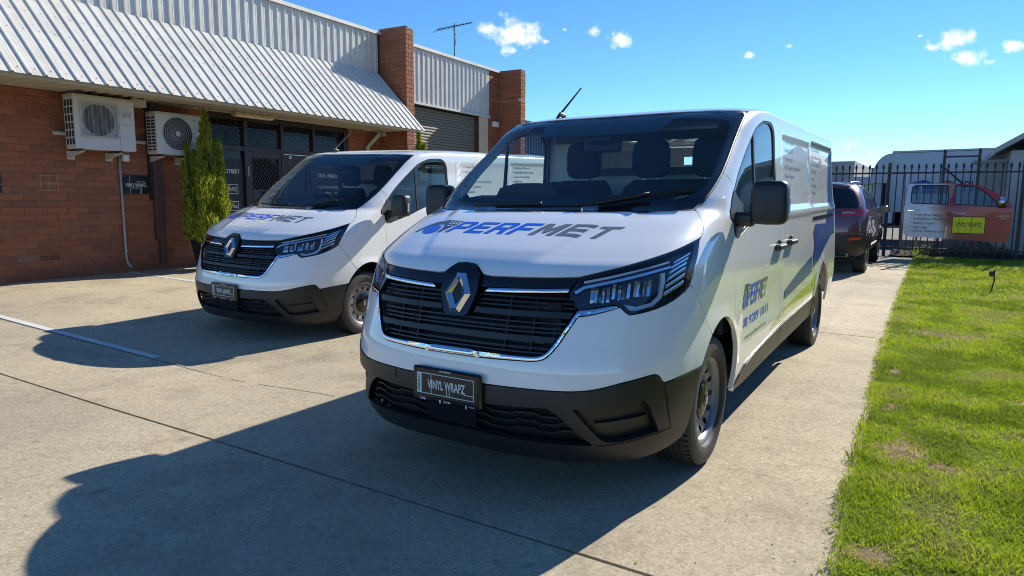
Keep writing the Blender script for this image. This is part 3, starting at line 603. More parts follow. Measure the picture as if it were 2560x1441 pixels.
    for t in (.0, math.pi, -math.pi/2): sw.tube([c0, c0+.18*(ux*math.cos(t)+uy*math.sin(t))], .02, 6)
    sw.build('steering_wheel', 'dash_plastic', ca, smooth=True)
    def seat(cx, w, heads):
        V_ = []; N_ = 18; Fc = []
        for z, yc, hw, th in ((.75,2.02,.9,.08),(.88,2.03,1.0,.085),(1.13,2.08,1.0,.085),(1.33,2.12,.96,.075),(1.45,2.14,.86,.06),(1.50,2.15,.70,.035)):
            for k in range(N_): an = 2*math.pi*k/N_; V_.append((cx+w/2*hw*abs(math.cos(an))**.5*math.copysign(1, math.cos(an)), yc+th*abs(math.sin(an))**.6*math.copysign(1, math.sin(an)), z))
        for r in range(5):
            for k in range(N_): j = (k+1) % N_; Fc.append((r*N_+k, r*N_+j, r*N_+N_+j, r*N_+N_+k))
        Fc.append(tuple(range(5*N_, 6*N_))); st = mobj('seat', V_, Fc, 'seat_fabric', ca, smooth=True)
        box('seat_cushion', cx-w/2, cx+w/2, 1.55, 2.1, .72, .90, 'seat_fabric', st, .05)
        for hx in heads:
            V_ = []; Fc = []
            for z, s_ in ((1.515,.55),(1.53,.85),(1.57,1.0),(1.69,1.0),(1.75,.9),(1.775,.66),(1.78,.3)):
                for k in range(N_): an = 2*math.pi*k/N_; V_.append((hx+.135*s_*abs(math.cos(an))**.55*math.copysign(1, math.cos(an)), 2.15+.05*s_*abs(math.sin(an))**.7*math.copysign(1, math.sin(an)), z))
            for r in range(6):
                for k in range(N_): j = (k+1) % N_; Fc.append((r*N_+k, r*N_+j, r*N_+N_+j, r*N_+N_+k))
            Fc.append(tuple(range(6*N_, 7*N_))); mobj('headrest', V_, Fc, 'seat_fabric', st, smooth=True)
            for s_ in (-.05, .05): MB().tube([(hx+s_, 2.14, 1.46), (hx+s_, 2.15, 1.55)], .006, 6).build('headrest_post', 'chrome', st)
    seat(-.40, .50, (-.40,)); seat(.30, .86, (.12, .55))
    bk = MB()
    for (x0, x1, z0, z1) in ((-.86,.86,.45,1.575),(-.86,-.62,1.575,1.90),(.62,.86,1.575,1.90),(-.62,.62,1.83,1.95)): bk.box(x0, x1, 2.46, 2.49, z0, z1)
    bkh = bk.build('bulkhead', 'cargo_white', ca); fr = MB()
    for (x0, x1, z0, z1) in ((-.63,.63,1.545,1.60),(-.80,.80,1.80,1.95),(-.63,-.585,1.60,1.80),(.585,.63,1.60,1.80)): fr.box(x0, x1, 2.44, 2.459, z0, z1)
    fr.build('bulkhead_window_frame', 'cabin_grey_trim', bkh); box('floor', -.86, .86, .9, 5.2, .43, .47, 'cabin_grey_trim', ca)
    for sg in (1, -1):
        MB().frame((0,0,0),(sg,0,0),(0,1,0),(0,0,1), .83, .87, 1.35, 2.42, .6, 1.19, .01).build('door_trim', 'cabin_grey_trim', ca)
        MB().frame((0,0,0),(sg,0,0),(0,1,0),(0,0,1), .80, .835, 2.50, 5.1, .47, 1.85).build('cargo_lining', 'cargo_white', ca)
    rm = MB(); rm.frame((0,1.60,1.70),(1,0,0),(0,1,0),(0,0,1), -.13, .13, -.02, .02, -.045, .035, .015).build('rear_view_mirror', 'dash_plastic', ca)
    MB().frame((0,1.60,1.80),(1,0,0),(0,.8,.6),(0,-.6,.8), -.09, .09, -.10, .12, -.055, .0, .015).build('camera_housing', 'dash_plastic', ca)
    for x0, x1 in ((-.68,-.16),(.16,.68)): MB().frame((0,1.80,1.80),(1,0,0),(0,.8,.6),(0,-.6,.8), x0, x1, -.02, .14, .0, .02, .006).build('sun_visor', 'cabin_light_trim', ca)
    # --- vinyl lettering
    GLY = {'P': ([(0,0),(0,1),(.82,1),(1,.86),(1,.5),(.84,.34),(.27,.34),(.27,0)],[[(.27,.54),(.27,.80),(.73,.80),(.73,.54)]]),
      'E': ([(0,0),(0,1),(1,1),(.98,.80),(.27,.80),(.27,.61),(.90,.61),(.90,.41),(.27,.41),(.27,.20),(1,.20),(.97,0)],[]),
      'R': ([(0,0),(0,1),(.82,1),(1,.86),(1,.52),(.86,.40),(1.0,0),(.72,0),(.58,.36),(.27,.36),(.27,0)],[[(.27,.56),(.27,.80),(.73,.80),(.73,.56)]]),
      'F': ([(0,0),(0,1),(1,1),(.98,.80),(.27,.80),(.27,.58),(.88,.58),(.88,.38),(.27,.38),(.27,0)],[]),
      'M': ([(0,0),(0,1),(.30,1),(.50,.56),(.70,1),(1,1),(1,0),(.75,0),(.75,.58),(.57,.18),(.43,.18),(.25,.58),(.25,0)],[]),
      'T': ([(.37,0),(.37,.80),(0,.80),(0,1),(1,1),(1,.80),(.64,.80),(.64,0)],[])}
    def lettering(word, x0, w, gap, slant):
        out = []
        for i, ch in enumerate(word):
            ww = w*(1.15 if ch == 'M' else .92 if ch == 'T' else 1); f = lambda L: [(x0+x*ww+slant*y, y) for x, y in L]; o, h = GLY[ch]; out.append((f(o), [f(q) for q in h])); x0 += ww+gap
        return out, x0
    circ = lambda cx, cy, rx, ry, n=28: [(cx+rx*math.cos(2*math.pi*k/n), cy+ry*math.sin(2*math.pi*k/n)) for k in range(n)]
    def brand(fn, parent, step):
        """mark + word in decal units: letters one unit high, mark left of x=0"""
        ring = [(x, y) for x, y in circ(-.72, .20, .60, .66) if y > 0]
        ring = sorted(ring, key=lambda q: q[0])
        dark = [(-2.35,0),(-2.0,.55),(-1.66,.94),(-1.40,1.12),(-.6,1.10),(.32,1.04),(.22,.84),(-.02,.45),(-.28,0),(-.50,0),(-.42,.36),(-.60,.66),(-.95,.82),(-1.30,.80),(-1.66,.60),(-1.95,.28),(-2.12,0)]
        VS.decal('brand_mark', [(dark, [])], 'vinyl_slate', parent, fn, step=step)
        VS.decal('brand_disc', [(circ(-1.26, .32, .60, .40), [])], 'vinyl_blue', parent, fn, step=step)
        VS.decal('brand_dots', [(circ(-.40+.20*i+.06*j, .90-.17*j, .065, .06, 10), []) for i in range(4) for j in range(3) if not (j == 2 and i > 1)], 'vinyl_white', parent, fn, off=.0028, step=9)
        L1, xe = lettering('PERF', 0, .98, .16, .42); L2, xe = lettering('MET', xe, .98, .16, .42)
        VS.decal('brand_lettering', L1, 'vinyl_blue', parent, fn, step=step); VS.decal('brand_lettering', L2, 'vinyl_grey', parent, fn, step=step); return xe
    XE = 4*.98+3*.16+.16+(1.15+1+.92)*.98+2*.16
    hfn = lambda X, Y: (lambda t, h: (VS.xv(-.355+(.545+.355)*t, 1.133+h*.106+.008*np.sin(np.pi*t)*0), 1.133+h*.106))(np.asarray(X)/XE, np.asarray(Y))
    brand(hfn, hood, .14)
    fd = [o for o in SC.objects if o.parent == R and o.name.startswith('front_door')]
    sdm = {1: [o for o in SC.objects if o.parent == R and o.name.startswith('sliding_door')][0], -1: [o for o in SC.objects if o.parent == R and o.name.startswith('side_panel')][0]}
    L_A = ['Project Management','Drafting 2D & 3D','Metal Fabrication','CNC Router & Turret Punching','Surface Treatment','Installation']
    L_B = ['Architectural Metalwork','Perforated/Decorative Screens','Custom Fencing & Gates','Balustrading','Louvres','Wayfinding','Public Art']
    for sg, d in ((1, fd[0]), (-1, fd[1])):
        # writing runs towards the rear on the +x side and towards the front on the -x side
        def side(y0, z0, sg=sg, k=1., kz=None):
            def f(X, Y):
                y = y0+sg*np.asarray(X)*k; a, v = VS.yz(y, z0+np.asarray(Y)*(kz or k)); return sg*a, v
            return f
        y0 = 1.575 if sg > 0 else 2.18
        brand(side(y0, .742, k=.060, kz=.125), d, .35)
        VS.text('phone_lettering', '08 9209 1011', 'vinyl_blue', d, side(1.48 if sg > 0 else 2.15, .628), .055, width=.66, bold=.015)
        VS.text('web_lettering', 'www.perfmet.com.au', 'vinyl_grey', d, side(1.53 if sg > 0 else 2.10, .555), .024, width=.55, bold=.012)
        s1 = sdm[sg]
        for i, t in enumerate(L_A): VS.text('service_lettering', '•  '+t, 'vinyl_slate', s1, side((2.78 if sg > 0 else 3.70)+sg*.03*i*0, 1.745-.062*i), .030, xs=1.05)
        for i, t in enumerate(L_B): VS.text('service_lettering', '•  '+t, 'vinyl_slate', s1, side(3.96 if sg > 0 else 5.05, 1.745-.062*i), .030, xs=1.05)
        pol = lambda L, sg=sg: [(y, z) for y, z in L]
        wfn = lambda X, Y, sg=sg: (lambda r: (sg*r[0], r[1]))(VS.yz(np.asarray(X), np.asarray(Y)))
        # swoosh graphics, kept off the panel gaps
        for P_ in [([(2.63,.50),(3.80,.515),(3.80,.63),(3.2,.60),(2.63,.56)],[]), ([(3.86,.52),(4.03,.525),(4.05,.60),(4.12,.69),(3.86,.64)],[]), ([(2.20,.478),(2.58,.49),(2.58,.55)],[])]: VS.decal('lime_graphic', [P_], 'vinyl_lime', s1, wfn, step=.06)
        for P_ in [([(2.63,.64),(3.2,.68),(3.80,.72),(3.80,.86),(3.2,.79),(2.63,.70)],[]), ([(3.86,.745),(4.2,.80),(4.45,.87),(4.9,.97),(5.15,.98),(5.15,1.80),(5.04,1.76),(4.92,1.33),(4.60,1.10),(3.98,1.12),(3.86,1.05),(3.92,.95),(3.86,.85)],[])]: VS.decal('navy_graphic', [P_], 'vinyl_navy', s1, wfn, off=.0034, step=.06)
    return R
MVAN = lambda x, y, yaw, z, tx, ty: Matrix.Translation((x, y, z)) @ Matrix.Rotation(yaw, 4, 'Z') @ Matrix(((1,0,-tx,0),(0,1,-ty,0),(tx,ty,1,-2*ty),(0,0,0,1)))
VA_X, VA_Y, VA_YAW = -.27534, 3.06482, -0.560295
vanA = build_van()
index_children()
vanB = copy_tree(vanA)
def ident(o): o.matrix_world = Matrix()
def aX(X, Y, Z=0.):
    c, s = math.cos(VA_YAW), math.sin(VA_YAW); return Vector((VA_X+c*X-s*Y, VA_Y+s*X+c*Y, Z))
AXV = np.array((math.cos(VA_YAW), math.sin(VA_YAW), 0)); AYV = np.array((-math.sin(VA_YAW), math.cos(VA_YAW), 0)); AO = np.array((VA_X, VA_Y, 0))
def ortho(M):
    l, q, s = M.decompose(); return Matrix.Translation(l) @ q.to_matrix().to_4x4()
vanA.matrix_world = ortho(MVAN(VA_X, VA_Y, VA_YAW, 0, .00366, -.00612)); vanB.matrix_world = ortho(MVAN(-2.81669, 6.67391, -0.540889, -.0283, -.02373, .01234))
tag(vanA, 'nearer white van with blue and grey lettering, chrome diamond grille, beside the lawn', 'van', 'white lettered vans parked side by side')
tag(vanB, 'farther white lettered van parked between the brick wall and the nearer van', 'van', 'white lettered vans parked side by side')
# ================================================================= ground, slabs, lawn
def gheight(X, Y):
    """height of the paving in the nearer van's frame (X across, Y towards the rear)"""
    X = np.asarray(X, float); Y = np.asarray(Y, float); dip = -.05*sstep(-1.3, -2.6, X) if False else -.045*(1-sstep(-2.7, -1.4, X))
    rise = .0237*np.clip(-2.9-X, 0, None)*1.05; tilt = .0123*np.clip(Y-2.4, -2.5, 5)*(1-sstep(-2.9, -1.7, X))*sstep(-9.5, -6.0, X)
    return (dip+np.minimum(rise, .235)+tilt)*sstep(-.5, 1.2, Y)
t = NT('concrete'); c = t.coord('Object')
big = t.noise(c, .55, 5, .6); mid = t.noise(c, 3.1, 6, .65)
vor = t.add('ShaderNodeTexVoronoi', Vector=c, Scale=95.).outputs['Color']; agg = t.add('ShaderNodeRGBToBW'); t.l.new(vor, agg.inputs[0])
f1 = t.noise(c, 260, 3, .7)
col = t.ramp(t.math('ADD', t.math('MULTIPLY', big, .6), t.math('MULTIPLY', mid, .4)), [(.30,(.29,.255,.205)),(.52,(.385,.342,.275)),(.72,(.46,.415,.34))])
col = t.mix(.55, col, t.ramp(agg.outputs[0], [(.0,(.22,.18,.135)),(.35,(.385,.335,.26)),(.75,(.48,.425,.34)),(1,(.62,.575,.49))]))
col = t.mix(t.math('MULTIPLY', t.math('GREATER_THAN', f1, .67), .6), col, (.13,.11,.09))
st = t.mix(1., t.mix(1., t.ramp(t.noise(c, 1.1, 7, .72), [(.50,(1,1,1)),(.66,(.64,.62,.60))]), t.ramp(t.noise(c, 6.5, 5, .6), [(.62,(1,1,1)),(.72,(.62,.60,.58))]), 'MULTIPLY'), t.ramp(t.noise(c, .35, 4, .6), [(.36,(.76,.76,.77)),(.60,(1.08,1.07,1.03))]), 'MULTIPLY'); col = t.mix(.8, col, st, 'MULTIPLY')
col = t.mix(1., col, t.ramp(t.noise(c, 24, 4, .7), [(.30,(.85,.85,.85)),(.70,(1.11,1.11,1.09))]), 'MULTIPLY'); col = t.mix(1., col, (1.19,1.13,.99), 'MULTIPLY')
mp_ = t.add('ShaderNodeMapping'); t.l.new(c, mp_.inputs[0]); mp_.vector_type = 'POINT'; mp_.inputs['Rotation'].default_value = (0, 0, -VA_YAW); sx_ = t.add('ShaderNodeSeparateXYZ'); t.l.new(mp_.outputs[0], sx_.inputs[0]); wob = t.math('MULTIPLY', t.math('SUBTRACT', t.noise(c, .5, 2), .5), .5)
X0 = VA_X*math.cos(VA_YAW)+VA_Y*math.sin(VA_YAW); xw = t.math('ADD', t.math('SUBTRACT', sx_.outputs[0], X0), wob); trk = None
for cx_ in (-.80, .82, -4.9, -3.25):
    m_ = t.math('SUBTRACT', 1., t.math('MULTIPLY', t.math('ABSOLUTE', t.math('SUBTRACT', xw, cx_)), 7.), True); trk = m_ if trk is None else t.math('MAXIMUM', trk, m_)
col = t.mix(t.math('MULTIPLY', t.math('MULTIPLY', trk, .34), t.noise(c, 3.5, 5, .7)), col, (.16,.145,.125))
drip = t.ramp(t.noise(c, 2.3, 3, .5), [(.70,(0,0,0)),(.745,(1,1,1))]); col = t.mix(t.math('MULTIPLY', drip, .35), col, (.11,.10,.09)); t.pbr(col, .88, 0, t.bump(t.math('ADD', agg.outputs[0], t.math('MULTIPLY', f1, 1.2)), .6, .004)); MATS['concrete'] = t.m
simple('joint_filler', (.025,.024,.022), .9); simple('asphalt', (.055,.055,.056), .9, vary=.3, nscale=40, bumps=.5); simple('line_paint', (.62,.62,.60), .7, vary=.14, nscale=14, bumps=.3)
t = NT('soil'); c = t.coord('Object'); t.pbr(t.ramp(t.noise(c, 11, 8, .7), [(.3,(.13,.09,.05)),(.5,(.28,.20,.115)),(.72,(.44,.34,.21))]), .95, Specular__IOR__Level=.1, metal=0, normal=t.bump(t.noise(c, 60, 6, .7), .9, .02)); MATS['soil'] = t.m
t = NT('lawn_thatch'); c = t.coord('Object'); n = t.noise(c, 2.6, 6, .65)
t.pbr(t.mix(t.ramp(n, [(.36,(1,1,1)),(.50,(0,0,0))]), t.ramp(t.noise(c, 30, 5), [(.3,(.11,.16,.015)),(.7,(.20,.27,.03))]), (.26,.20,.10)), .95, 0, Specular__IOR__Level=.08, normal= t.bump(t.noise(c, 90, 5, .7), 1., .02)); MATS['lawn_thatch'] = t.m
def grid_sheet(name, x0, x1, y0, y1, dx, dy, z, mat, parent=None, hf=None, thick=0.):
    nx = max(1, round((x1-x0)/dx)); ny = max(1, round((y1-y0)/dy)); X, Y = np.meshgrid(np.linspace(x0, x1, nx+1), np.linspace(y0, y1, ny+1)); Z = (hf(X, Y) if hf else 0*X)+z
    P = AO+X[..., None]*AXV+Y[..., None]*AYV+Z[..., None]*np.array((0,0,1)); V = P.reshape(-1, 3).tolist(); w = nx+1
    Fc = [(j*w+i, j*w+i+1, j*w+w+i+1, j*w+w+i) for j in range(ny) for i in range(nx)]
    if thick:
        ring = [(i) for i in range(w)]+[j*w+nx for j in range(1, ny+1)]+[ny*w+i for i in range(nx-1, -1, -1)]+[j*w for j in range(ny-1, 0, -1)]; o = len(V)
        V += [[V[i][0], V[i][1], V[i][2]-thick] for i in ring]; m = len(ring); Fc += [(ring[(k+1) % m], ring[k], o+k, o+(k+1) % m) for k in range(m)]
    return mobj(name, V, Fc, mat, parent, smooth=False)
g0 = mobj('ground', [(-600,-600,-.12),(600,-600,-.12),(600,1500,-.12),(-600,1500,-.12)], [(0,1,2,3)], 'asphalt'); tag(g0, kind='structure')
pv = empty('pavement'); tag(pv, kind='structure'); JG = .020
lawnX = lambda Y: np.interp(Y, [-6, .1, 1.1, 2.7, 4.8, 9.2, 11.7, 15.4, 17], [1.68, 1.59, 1.55, 1.515, 1.456, 1.40, 1.385, 1.375, 1.37])
for (x0, x1, y0, y1) in ((-13,1.72,-14,-5.5),(-13,1.72,-5.5,-.205),(-13,1.68,-.205,5.12),(-13,1.62,5.12,10.4),(-13,1.6,10.4,16.2)):
    grid_sheet('concrete_slab', x0+JG/2, x1-JG/2, y0+JG/2, y1-JG/2, .4, .4, 0., 'concrete', pv, gheight, .05)
grid_sheet('joint_filler', -13, 1.72, -14, 16.2, .5, .5, -.014, 'joint_filler', pv, gheight)
grid_sheet('yard', -30, 40, 16.2, 60, 10, 10, -.02, 'asphalt', pv)
grid_sheet('saw_cut', -13, -1.6, .772, .778, .3, .006, .003, 'joint_filler', pv, gheight)
for (x0, x1, y) in ((-10.2,-3.86,.83),(-10.2,-4.35,3.66),(-10.2,-3.9,6.5),(-10.2,-3.9,9.35)):
    grid_sheet('painted_line', x0, x1, y-.038, y+.038, .25, .076, .004, 'line_paint', pv, gheight)
# --- lawn: soil sheet, then blades
lv = []; lf = []; Ys = np.linspace(-6, 16.3, 60); Xs = np.concatenate([[0,.06,.15,.3,.6], np.linspace(1, 14, 16)])
for Y in Ys:
    for k, d in enumerate(Xs): P = aX(float(lawnX(Y))+d, Y); lv.append((P.x, P.y, -.05 if k == 0 else .02))
w = len(Xs); lf = [(j*w+i, j*w+i+1, j*w+w+i+1, j*w+w+i) for j in range(len(Ys)-1) for i in range(w-1)]
tag(mobj('lawn', lv, lf, 'lawn_thatch', smooth=True), kind='structure')
LAWN = bpy.data.objects['lawn']
def vnoise(x, y, seed):
    r = np.random.default_rng(seed).random((64, 64)); xi = np.floor(x).astype(int); yi = np.floor(y).astype(int); fx = x-xi; fy = y-yi; fx = fx*fx*(3-2*fx); fy = fy*fy*(3-2*fy)
    g = lambda i, j: r[i % 64, j % 64]; return (g(xi,yi)*(1-fx)+g(xi+1,yi)*fx)*(1-fy)+(g(xi,yi+1)*(1-fx)+g(xi+1,yi+1)*fx)*fy
def fbm(x, y, s): return (vnoise(x, y, s)+.5*vnoise(x*2.1, y*2.1, s+1)+.25*vnoise(x*4.3, y*4.3, s+2))/1.75
t = NT('grass_blade'); at = t.add('ShaderNodeAttribute', _attribute_name='tint').outputs['Fac']
colg = t.ramp(at, [(0.,(.09,.15,.010)),(.45,(.33,.42,.016)),(.8,(.52,.59,.024)),(.93,(.56,.59,.06)),(1,(.42,.36,.16))])
p_ = t.pbr(colg, .55); tl = t.add('ShaderNodeBsdfTranslucent', Color=t.mix(.5, colg, (.42,.55,.02))); mx = t.add('ShaderNodeMixShader'); mx.inputs[0].default_value = .38
t.l.new(p_.outputs[0], mx.inputs[1]); t.l.new(tl.outputs[0], mx.inputs[2]); t.l.new(mx.outputs[0], t.out.inputs[0]); MATS['grass_blade'] = t.m
BARE = [(1.79,1.66,.13,.26),(1.97,1.50,.12,.09),(1.74,.36,.08,.09),(1.95,5.5,.30,.16),(2.45,3.1,.12,.05),(1.68,2.55,.05,.10),(2.9,7.6,.2,.08),(1.64,3.6,.05,.12)]
for (bx, by, ra, rb) in BARE:
    ph = rng.uniform(0, 6, 4); rr_ = lambda t: 1.15+.22*math.sin(3*t+ph[0])+.14*math.sin(5*t+ph[1])+.08*math.sin(9*t+ph[2]); n_ = 36
    mobj('bare_soil', [tuple(aX(bx, by, .0215))]+[tuple(aX(bx+ra*rr_(t)*math.cos(t), by+rb*rr_(t)*math.sin(t), .0205)) for t in np.linspace(0, 2*math.pi, n_+1)[:-1]], [(0, k+1, (k+1) % n_+1) for k in range(n_)], 'soil', LAWN)
def grass():
    X = []; Y = []; H = []; Wd = []
    for (y0, y1, x1, dens, h, w) in ((-1.2,1.6,3.2,14000,.022,.0050),(1.6,4.5,4.2,9500,.025,.0056),(4.5,8.5,6.5,3800,.030,.0072),(8.5,16.25,9.5,1150,.042,.011)):
        n = int((y1-y0)*(x1-1.3)*dens); yy = rng.uniform(y0, y1, n); xx = rng.uniform(1.3, x1, n); e = lawnX(yy)
        cover = fbm(xx*1.7, yy*1.7, 3)-.42; bald = 0*xx
        for (bx, by, ra, rb) in BARE: bald = np.maximum(bald, 1.5*np.clip(1.25-np.hypot((xx-bx)/ra, (yy-by)/rb)*(.75+.5*fbm(xx*6, yy*6, 77)), 0, 1))
        ragged = e-.025+.06*(fbm(xx*0+yy*7, yy*1.3, 9)-.5)+.02*rng.random(n); pr = np.clip(1.15+cover*1.3-1.05*bald, .12, 1)*np.clip((xx-ragged)/.05, 0, 1)
        k = rng.random(n) < pr; X.append(xx[k]); Y.append(yy[k]); q = (.30+1.5*fbm(xx*3.3, yy*3.3, 21))[k]; H.append(h*q*rng.uniform(.6, 1.35, k.sum())); Wd.append(np.full(k.sum(), w)*rng.uniform(.7, 1.3, k.sum()))
    X, Y, H, Wd = map(np.concatenate, (X, Y, H, Wd)); n = len(X); an = rng.uniform(0, 2*np.pi, n); le = H*rng.uniform(.25, 1.3, n); la = rng.uniform(0, 2*np.pi, n)
    base = AO+X[:, None]*AXV+Y[:, None]*AYV; base[:, 2] = .014; wx = np.stack([np.cos(an), np.sin(an), 0*an], 1)*Wd[:, None]/2; ld = np.stack([np.cos(la), np.sin(la), 0*la], 1)*le[:, None]; up_ = np.array((0,0,1.))
    mid_ = base+ld*.3+up_*(H*.62)[:, None]; tip = base+ld+up_*H[:, None]
    V = np.stack([base-wx, base+wx, mid_-wx*.8, mid_+wx*.8, tip], 1).reshape(-1, 3); i5 = np.arange(n)*5
    tri = np.stack([np.stack([i5, i5+1, i5+3], 1), np.stack([i5, i5+3, i5+2], 1), np.stack([i5+2, i5+3, i5+4], 1)], 1).reshape(-1, 3)
    me = bpy.data.meshes.new('grass'); me.vertices.add(len(V)); me.vertices.foreach_set('co', V.ravel()); me.loops.add(len(tri)*3); me.loops.foreach_set('vertex_index', tri.ravel().astype(np.int32))
    me.polygons.add(len(tri)); me.polygons.foreach_set('loop_start', (np.arange(len(tri))*3).astype(np.int32)); me.update(calc_edges=True); me.materials.append(MATS['grass_blade'])
    at = me.attributes.new('tint', 'FLOAT', 'POINT'); tv = np.clip(.52+3.0*(fbm(X*3.1, Y*3.1, 40)-.5)+rng.normal(0, .16, n), 0, 1); tv[rng.random(n) < .035] = 1.; at.data.foreach_set('value', np.repeat(tv, 5).astype(np.float32))
    return link('grass', me)
tag(grass(), 'short bright green grass with bare patches', 'grass', kind='stuff')

# clippings and leaf litter on the slab beside the lawn
def litter():
    n = 900; yy = rng.uniform(-.5, 12, n); xx = lawnX(yy)-np.abs(rng.normal(0, .22, n))+.02; far = rng.random(n) < .25; xx[far] = rng.uniform(-9, 1.4, far.sum()); yy[far] = rng.uniform(-1.5, 12, far.sum())
    an = rng.uniform(0, 6.28, n); L = rng.uniform(.008, .024, n); w = rng.uniform(.0015, .004, n); w[far] *= 1.6; z = gheight(xx, yy)+.004; base = AO+xx[:, None]*AXV+yy[:, None]*AYV; base[:, 2] = z; d = np.stack([np.cos(an), np.sin(an), .15+0*an], 1)*L[:, None]; s_ = np.stack([-np.sin(an), np.cos(an), 0*an], 1)*w[:, None]
    V = np.stack([base, base+d*.5+s_, base+d, base+d*.5-s_], 1).reshape(-1, 3); me = mesh_np('leaf_litter', V, np.arange(4*n).reshape(-1, 4), ['grass_blade']); a_ = me.attributes.new('tint', 'FLOAT', 'POINT'); a_.data.foreach_set('value', np.repeat(np.where(far | (rng.random(n) < .6), 1., .4), 4).astype(np.float32)); return link('leaf_litter', me)
tag(litter(), 'grass clippings and leaf bits scattered on the concrete', 'litter', kind='stuff')
# ================================================================= brick workshop on the left; (s along the front, n out of the wall, z up)
FY = .5186947; FD = np.array((math.sin(FY), math.cos(FY), 0)); FN = np.array((FD[1], -FD[0], 0)); FZ = np.array((0,0,1.)); WN = -11.04
fp = lambda s, n, z: FD*s+FN*(WN+n)+FZ*z
def fbox(mb, s0, s1, n0, n1, z0, z1, bev=0.): return mb.frame(FN*WN, FD, FN, FZ, s0, s1, n0, n1, z0, z1, bev)
def fb(name, s0, s1, n0, n1, z0, z1, mat, parent, bev=0.): return fbox(MB(), s0, s1, n0, n1, z0, z1, bev).build(name, mat, parent)
t = NT('brick'); g = t.add('ShaderNodeNewGeometry'); oi = t.add('ShaderNodeObjectInfo'); c = t.coord('Generated')
wc = t.add('ShaderNodeNewGeometry').outputs['Position']
rnd = t.math('FRACT', t.math('ADD', oi.outputs['Random'], t.math('MULTIPLY', g.outputs['Random Per Island'], 1.37)))
colb = t.ramp(rnd, [(0,(.27,.088,.042)),(.25,(.34,.122,.056)),(.55,(.375,.145,.068)),(.8,(.31,.115,.060)),(.93,(.24,.096,.060)),(1,(.40,.175,.09))])
colb = t.mix(.35, colb, t.ramp(t.noise(wc, 26, 6, .7), [(.25,(.10,.032,.02)),(.6,(.26,.085,.045)),(.85,(.34,.16,.10))]))
t.pbr(colb, .86, 0, t.bump(t.noise(wc, 120, 5, .7), .55, .006)); MATS['brick'] = t.m
simple('mortar', (.24,.135,.088), .95, vary=.2, nscale=30, bumps=.5)
t = NT('white_sheet'); c = t.coord('Object'); pos = t.add('ShaderNodeNewGeometry').outputs['Position']
dirt = t.ramp(t.noise(pos, 2.2, 7, .7), [(.42,(.62,.60,.555)),(.66,(.53,.505,.45))]); spk = t.noise(pos, 55, 4, .6)
t.pbr(t.mix(t.math('GREATER_THAN', spk, .73), dirt, (.45,.42,.36)), .42, 0, None); MATS['white_sheet'] = t.m
simple('cream_soffit', (.46,.42,.33), .7, vary=.12, nscale=5); simple('roller_slat', (.17,.155,.105), .5, vary=.06); simple('cream_paint', (.62,.50,.33), .6, vary=.05)
simple('brown_frame', (.030,.020,.017), .45, vary=.15); simple('brown_pipe', (.085,.050,.045), .5, vary=.15); simple('pale_pipe', (.50,.47,.40), .5, vary=.08); simple('grey_conduit', (.42,.42,.41), .5, vary=.08)
glassmat('shop_glass', (.10,.11,.12), 1.5, .5); simple('blind_tan', (.27,.18,.10), .8, vary=.1); flat('mesh_black', (.010,.010,.010), .5); flat('mesh_grey', (.08,.075,.075), .5)
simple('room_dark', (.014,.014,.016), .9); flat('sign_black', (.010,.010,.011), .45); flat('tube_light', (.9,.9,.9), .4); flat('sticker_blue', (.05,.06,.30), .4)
bd = empty('brick_workshop', fp(8, 0, 0)); bd.rotation_euler = (0,0,0); bd.location = (0,0,0)
tag(bd, 'long brick workshop with white ribbed metal awning and roller door behind the vans', 'building')
BL_, BH_, JT = .290, .090, .010
bricks = []          # (origin s, n, z, length, axis) ; axis 's' faces the yard, 'n' faces the camera along the front
def brick_field(s0, s1, z0, z1, n=0., axis='s', off0=0., skip=()):
    k = 0; z = z0
    while z+BH_ <= z1+.02:
        x = s0-(0 if k % 2 == 0 else .15)+off0
        while x < s1-.01:
            a, b = max(x, s0), min(x+BL_, s1)
            if b-a > .03 and not any(a < q[1] and b > q[0] and z+.01 < q[3] and z+BH_-.01 > q[2] for q in skip): bricks.append((a, b, z, n, axis))
            x += BL_+JT
        z += BH_+JT; k += 1
GZ = .10
brick_field(3.60, 7.05, GZ, 2.9, skip=[(5.23,5.54,.385,.50)]); brick_field(7.06, 8.10, GZ, 2.9, skip=[(7.24,7.40,.395,.48)])
brick_field(11.84, 12.94, GZ, 2.9); brick_field(17.90, 18.44, GZ, 5.15)
for ps, pt in ((12.95, 5.28), (18.44, 5.21)):      # two pilasters: long flank towards the camera, short front
    brick_field(0., .79, GZ, pt-.1, n=ps, axis='n'); k = 0; z = GZ
    while z+BH_ < pt-.08:
        if k % 2 == 0: bricks.append((ps, ps+.29, z, .79, 's'))
        else:
            for q in range(3): bricks.append((ps+q*.1, ps+q*.1+.09, z, .79, 's'))
        z += .1; k += 1
    zt = round((pt-.1-GZ)/.1)*.1+GZ
    for q in range(8): bricks.append((q*.1, q*.1+.09, zt, ps, 'n'))
def brick_geo(a, b, z, n, axis, mb):
    e = rng.uniform(-.0015, .0025)
    if axis == 's': mb.frame(FN*WN, FD, FN, FZ, a, b, n-.08, n+e, z, z+BH_, .004)
    else: mb.frame(FN*WN, FN, FD, FZ, a, b, n-e, n+.09, z, z+BH_, .004)
def bdist(q):
    s, n, z = ((q[0]+q[1])/2, q[3], q[2]) if q[4] == 's' else (q[3], (q[0]+q[1])/2, q[2]); P = fp(s, n, z); return np.linalg.norm(P-np.array((0,0,1.37)))*(1 if (q[1]-q[0]) > .2 else 3)+(50 if s < 4.6 else 0)
order = sorted(bricks, key=bdist); BMESH = {}
wall = fb('brick_wall', 3.6, 8.105, -.22, -.007, -.05, 2.9, 'mortar', bd)
fb('mortar_core', 11.835, 12.95, -.22, -.012, -.05, 2.9, 'mortar', wall)
